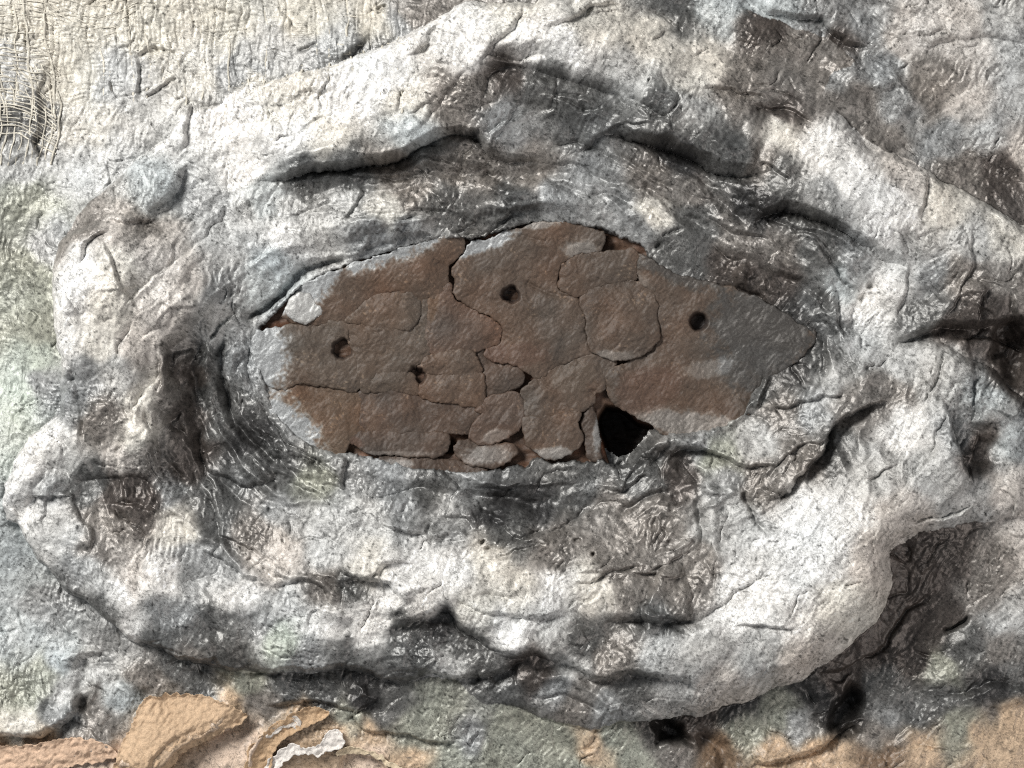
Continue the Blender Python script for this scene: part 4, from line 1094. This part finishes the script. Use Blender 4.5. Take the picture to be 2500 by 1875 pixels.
spec = []
for k in range(26):                                            # warp threads running down
    x = -60 + k * 41 + random.uniform(-9, 9)
    spec.append(([(x + random.uniform(-8, 8), -110), (x + random.uniform(-5, 5), -20), (x + random.uniform(-6, 6) + 4, 60), (x + 8 + random.uniform(-8, 8), 140),
                  (x + random.uniform(-14, 14) + 14, 220 + random.uniform(0, 80))], random.uniform(2.6, 3.8), 1.0 if x < 120 else random.uniform(3.0, 5.5)))
for k in range(34):                                            # weft threads of the open corner
    y = -100 + k * 8.6 + random.uniform(-2, 2)
    spec.append(([(-110, y - 10), (-30, y - 4), (30, y + random.uniform(-3, 3)), (70, y + 6), (110, y + 14 + random.uniform(-4, 4)), (140, y + 30)], random.uniform(1.5, 2.2), random.uniform(0, 1.6)))
for k in range(20):
    y = -60 + k * 8 + random.uniform(-2, 2)
    spec.append(([(140, y - 22), (180, y - 10), (220, y), (260, y - 6 + random.uniform(-4, 4)), (300, y - 20), (330, y - 36)], random.uniform(1.4, 2.0), random.uniform(.5, 3)))
for k in range(22):
    y = -60 + k * 13 + random.uniform(-4, 4)
    x0 = 330 + random.uniform(0, 500)
    spec.append(([(x0, y), (x0 + 60, y + random.uniform(-8, 8)), (x0 + 140, y + random.uniform(-10, 10)), (x0 + 220, y + random.uniform(-14, 14))], random.uniform(1.4, 2.2), random.uniform(2.5, 4.5)))
for k in range(16):                                            # loose weave by the left edge
    y = 185 + k * 9
    spec.append(([(-60, y + 10), (0, y), (45, y + 6), (90, y + 26), (130, y + 56)], random.uniform(1.6, 2.4), random.uniform(-1, 2)))
for k in range(9):
    x = -20 + k * 18
    spec.append(([(x - 30, 150), (x, 200), (x + 16, 260), (x + 14, 320), (x - 4, 400)], random.uniform(1.8, 2.8), random.uniform(-1, 2)))
threads("gauze_threads", spec, "loose cream gauze threads in the upper left corner")

# ------------------------------------------------------------------ white torn paper scraps at the bottom
def scrap(name, outline, label, lift, curl, col=(.70, .66, .62), group=None):
    path = smooth_path(list(outline) + [outline[0]], 6)[:-1]
    n0 = len(path)
    cl = np.vstack([path, path[:1]])
    seg = np.hypot(*(cl[1:] - cl[:-1]).T); cum = np.concatenate([[0], np.cumsum(seg)])
    n = int(cum[-1] / 3)
    t = np.linspace(0, cum[-1], n, endpoint=False)
    ox = np.interp(t, cum, cl[:, 0]); oy = np.interp(t, cum, cl[:, 1])
    jag = np.abs(pn(ox / 23, oy / 23, 501)) * 11 + np.abs(pn(ox / 8, oy / 8, 503)) * 4
    ex = np.roll(ox, -1) - np.roll(ox, 1); ey = np.roll(oy, -1) - np.roll(oy, 1); el = np.hypot(ex, ey) + 1e-6
    sgn = 1.0 if np.sum(ox * np.roll(oy, -1) - np.roll(ox, -1) * oy) > 0 else -1.0
    ox = ox + sgn * (6 - jag) * ey / el; oy = oy - sgn * (6 - jag) * ex / el
    out = np.stack([ox, oy], -1)
    gx, gy = np.meshgrid(np.arange(ox.min(), ox.max(), 3), np.arange(oy.min(), oy.max(), 3))
    gx, gy = gx.ravel(), gy.ravel()
    m = inside_poly(out, gx, gy); gx, gy = gx[m], gy[m]
    m = poly_dist(np.vstack([out, out[:1]]), gx, gy) > 1.8; gx, gy = gx[m], gy[m]
    vv = [Vector((float(a), float(b))) for a, b in zip(np.concatenate([ox, gx]), np.concatenate([oy, gy]))]
    rv, re, rf, _, _, _ = delaunay_2d_cdt(vv, [(i, (i + 1) % n) for i in range(n)], [], 1, 1e-4)
    vx = np.array([v.x for v in rv]); vy = np.array([v.y for v in rv])
    tri = np.array([f for f in rf if len(f) == 3], int)
    dn = poly_dist(np.vstack([out, out[:1]]), vx, vy)
    # paper lies over a smoothed copy of the ground
    gh = np.mean([sample(H, vx + a, vy + b) for a, b in ((0, 0), (14, 0), (-14, 0), (0, 14), (0, -14), (24, 24), (-24, -24))], 0)
    h = gh + lift + curl * np.exp(-dn / 7) + 7 * np.abs(pn(vx / 20, vy / 20, 511)) + 3 * np.abs(pn(vx / 9, vy / 9, 513))
    top = W(vx, vy, h); low = top.copy(); low[:, 2] -= 2.2 * S
    a, b, c = top[tri[:, 0]], top[tri[:, 1]], top[tri[:, 2]]
    up = np.cross(b - a, c - a)[:, 2] > 0
    tri[~up] = tri[~up][:, ::-1]
    nv = len(top); i0 = np.arange(n); i1 = np.roll(i0, -1)
    F = np.vstack([tri, tri[:, ::-1] + nv, np.stack([i0, i1, nv + i1], -1), np.stack([i0, nv + i1, nv + i0], -1)])
    cc = np.tile(np.array(col), (nv, 1)) * (1 + 0.14 * pn(vx / 14, vy / 14, 515) + 0.1 * pn(vx / 4, vy / 4, 516))[:, None]
    o = link(name, mesh_np(name, np.vstack([top, low]), F, np.clip(np.vstack([cc, cc]), .02, .85)), M_PAPER)
    o["label"] = label
    o["category"] = "paper scrap"
    if group:
        o["group"] = group
    return o


G = "torn white paper scraps along the bottom edge"
scrap("paper_scrap", [(648, 1868), (672, 1842), (700, 1828), (716, 1818), (740, 1832), (780, 1822), (802, 1790), (820, 1784), (834, 1800), (836, 1820), (812, 1838), (790, 1840), (772, 1850),
                      (748, 1842), (720, 1846), (700, 1856), (680, 1876), (662, 1890), (648, 1890)],
      "long torn white paper scrap with a rounded grey tip on tan paper", 9, 5, group=G)
scrap("paper_scrap", [(660, 1786), (680, 1768), (698, 1752), (716, 1750), (730, 1764), (728, 1780), (710, 1774), (690, 1782), (672, 1796), (650, 1800)],
      "small white paper scrap lying just above the longest torn scrap at the bottom", 8, 3, col=(.62, .57, .52), group=G)
scrap("paper_scrap", [(820, 1836), (850, 1830), (890, 1834), (930, 1848), (960, 1866), (980, 1880), (972, 1888), (940, 1868), (905, 1848), (860, 1842), (822, 1846)],
      "thin frayed cream paper strip trailing right of the longest torn scrap", 6, 4, col=(.60, .50, .36), group=G)

GT = "tan torn paper flaps along the bottom edge"
scrap("paper_flap", [(352, 1704), (420, 1692), (520, 1706), (604, 1748), (546, 1784), (482, 1816), (432, 1848), (402, 1900), (280, 1905), (298, 1828), (324, 1772)],
      "wide tan crumbly paper flap at the lower left with a torn right edge", 10, 12, col=(.50, .36, .24), group=GT)
scrap("paper_flap", [(596, 1905), (606, 1836), (646, 1790), (700, 1752), (752, 1730), (800, 1742), (762, 1768), (706, 1794), (668, 1832), (646, 1905)],
      "narrow curved tan paper band beside the white scraps at the bottom", 8, 8, col=(.46, .32, .20), group=GT)
scrap("paper_flap", [(-70, 1826), (60, 1822), (150, 1806), (225, 1806), (286, 1842), (230, 1862), (150, 1874), (70, 1900), (-70, 1905)],
      "smooth peach paper flap in the bottom left corner", 4, 3, col=(.56, .40, .29), group=GT)
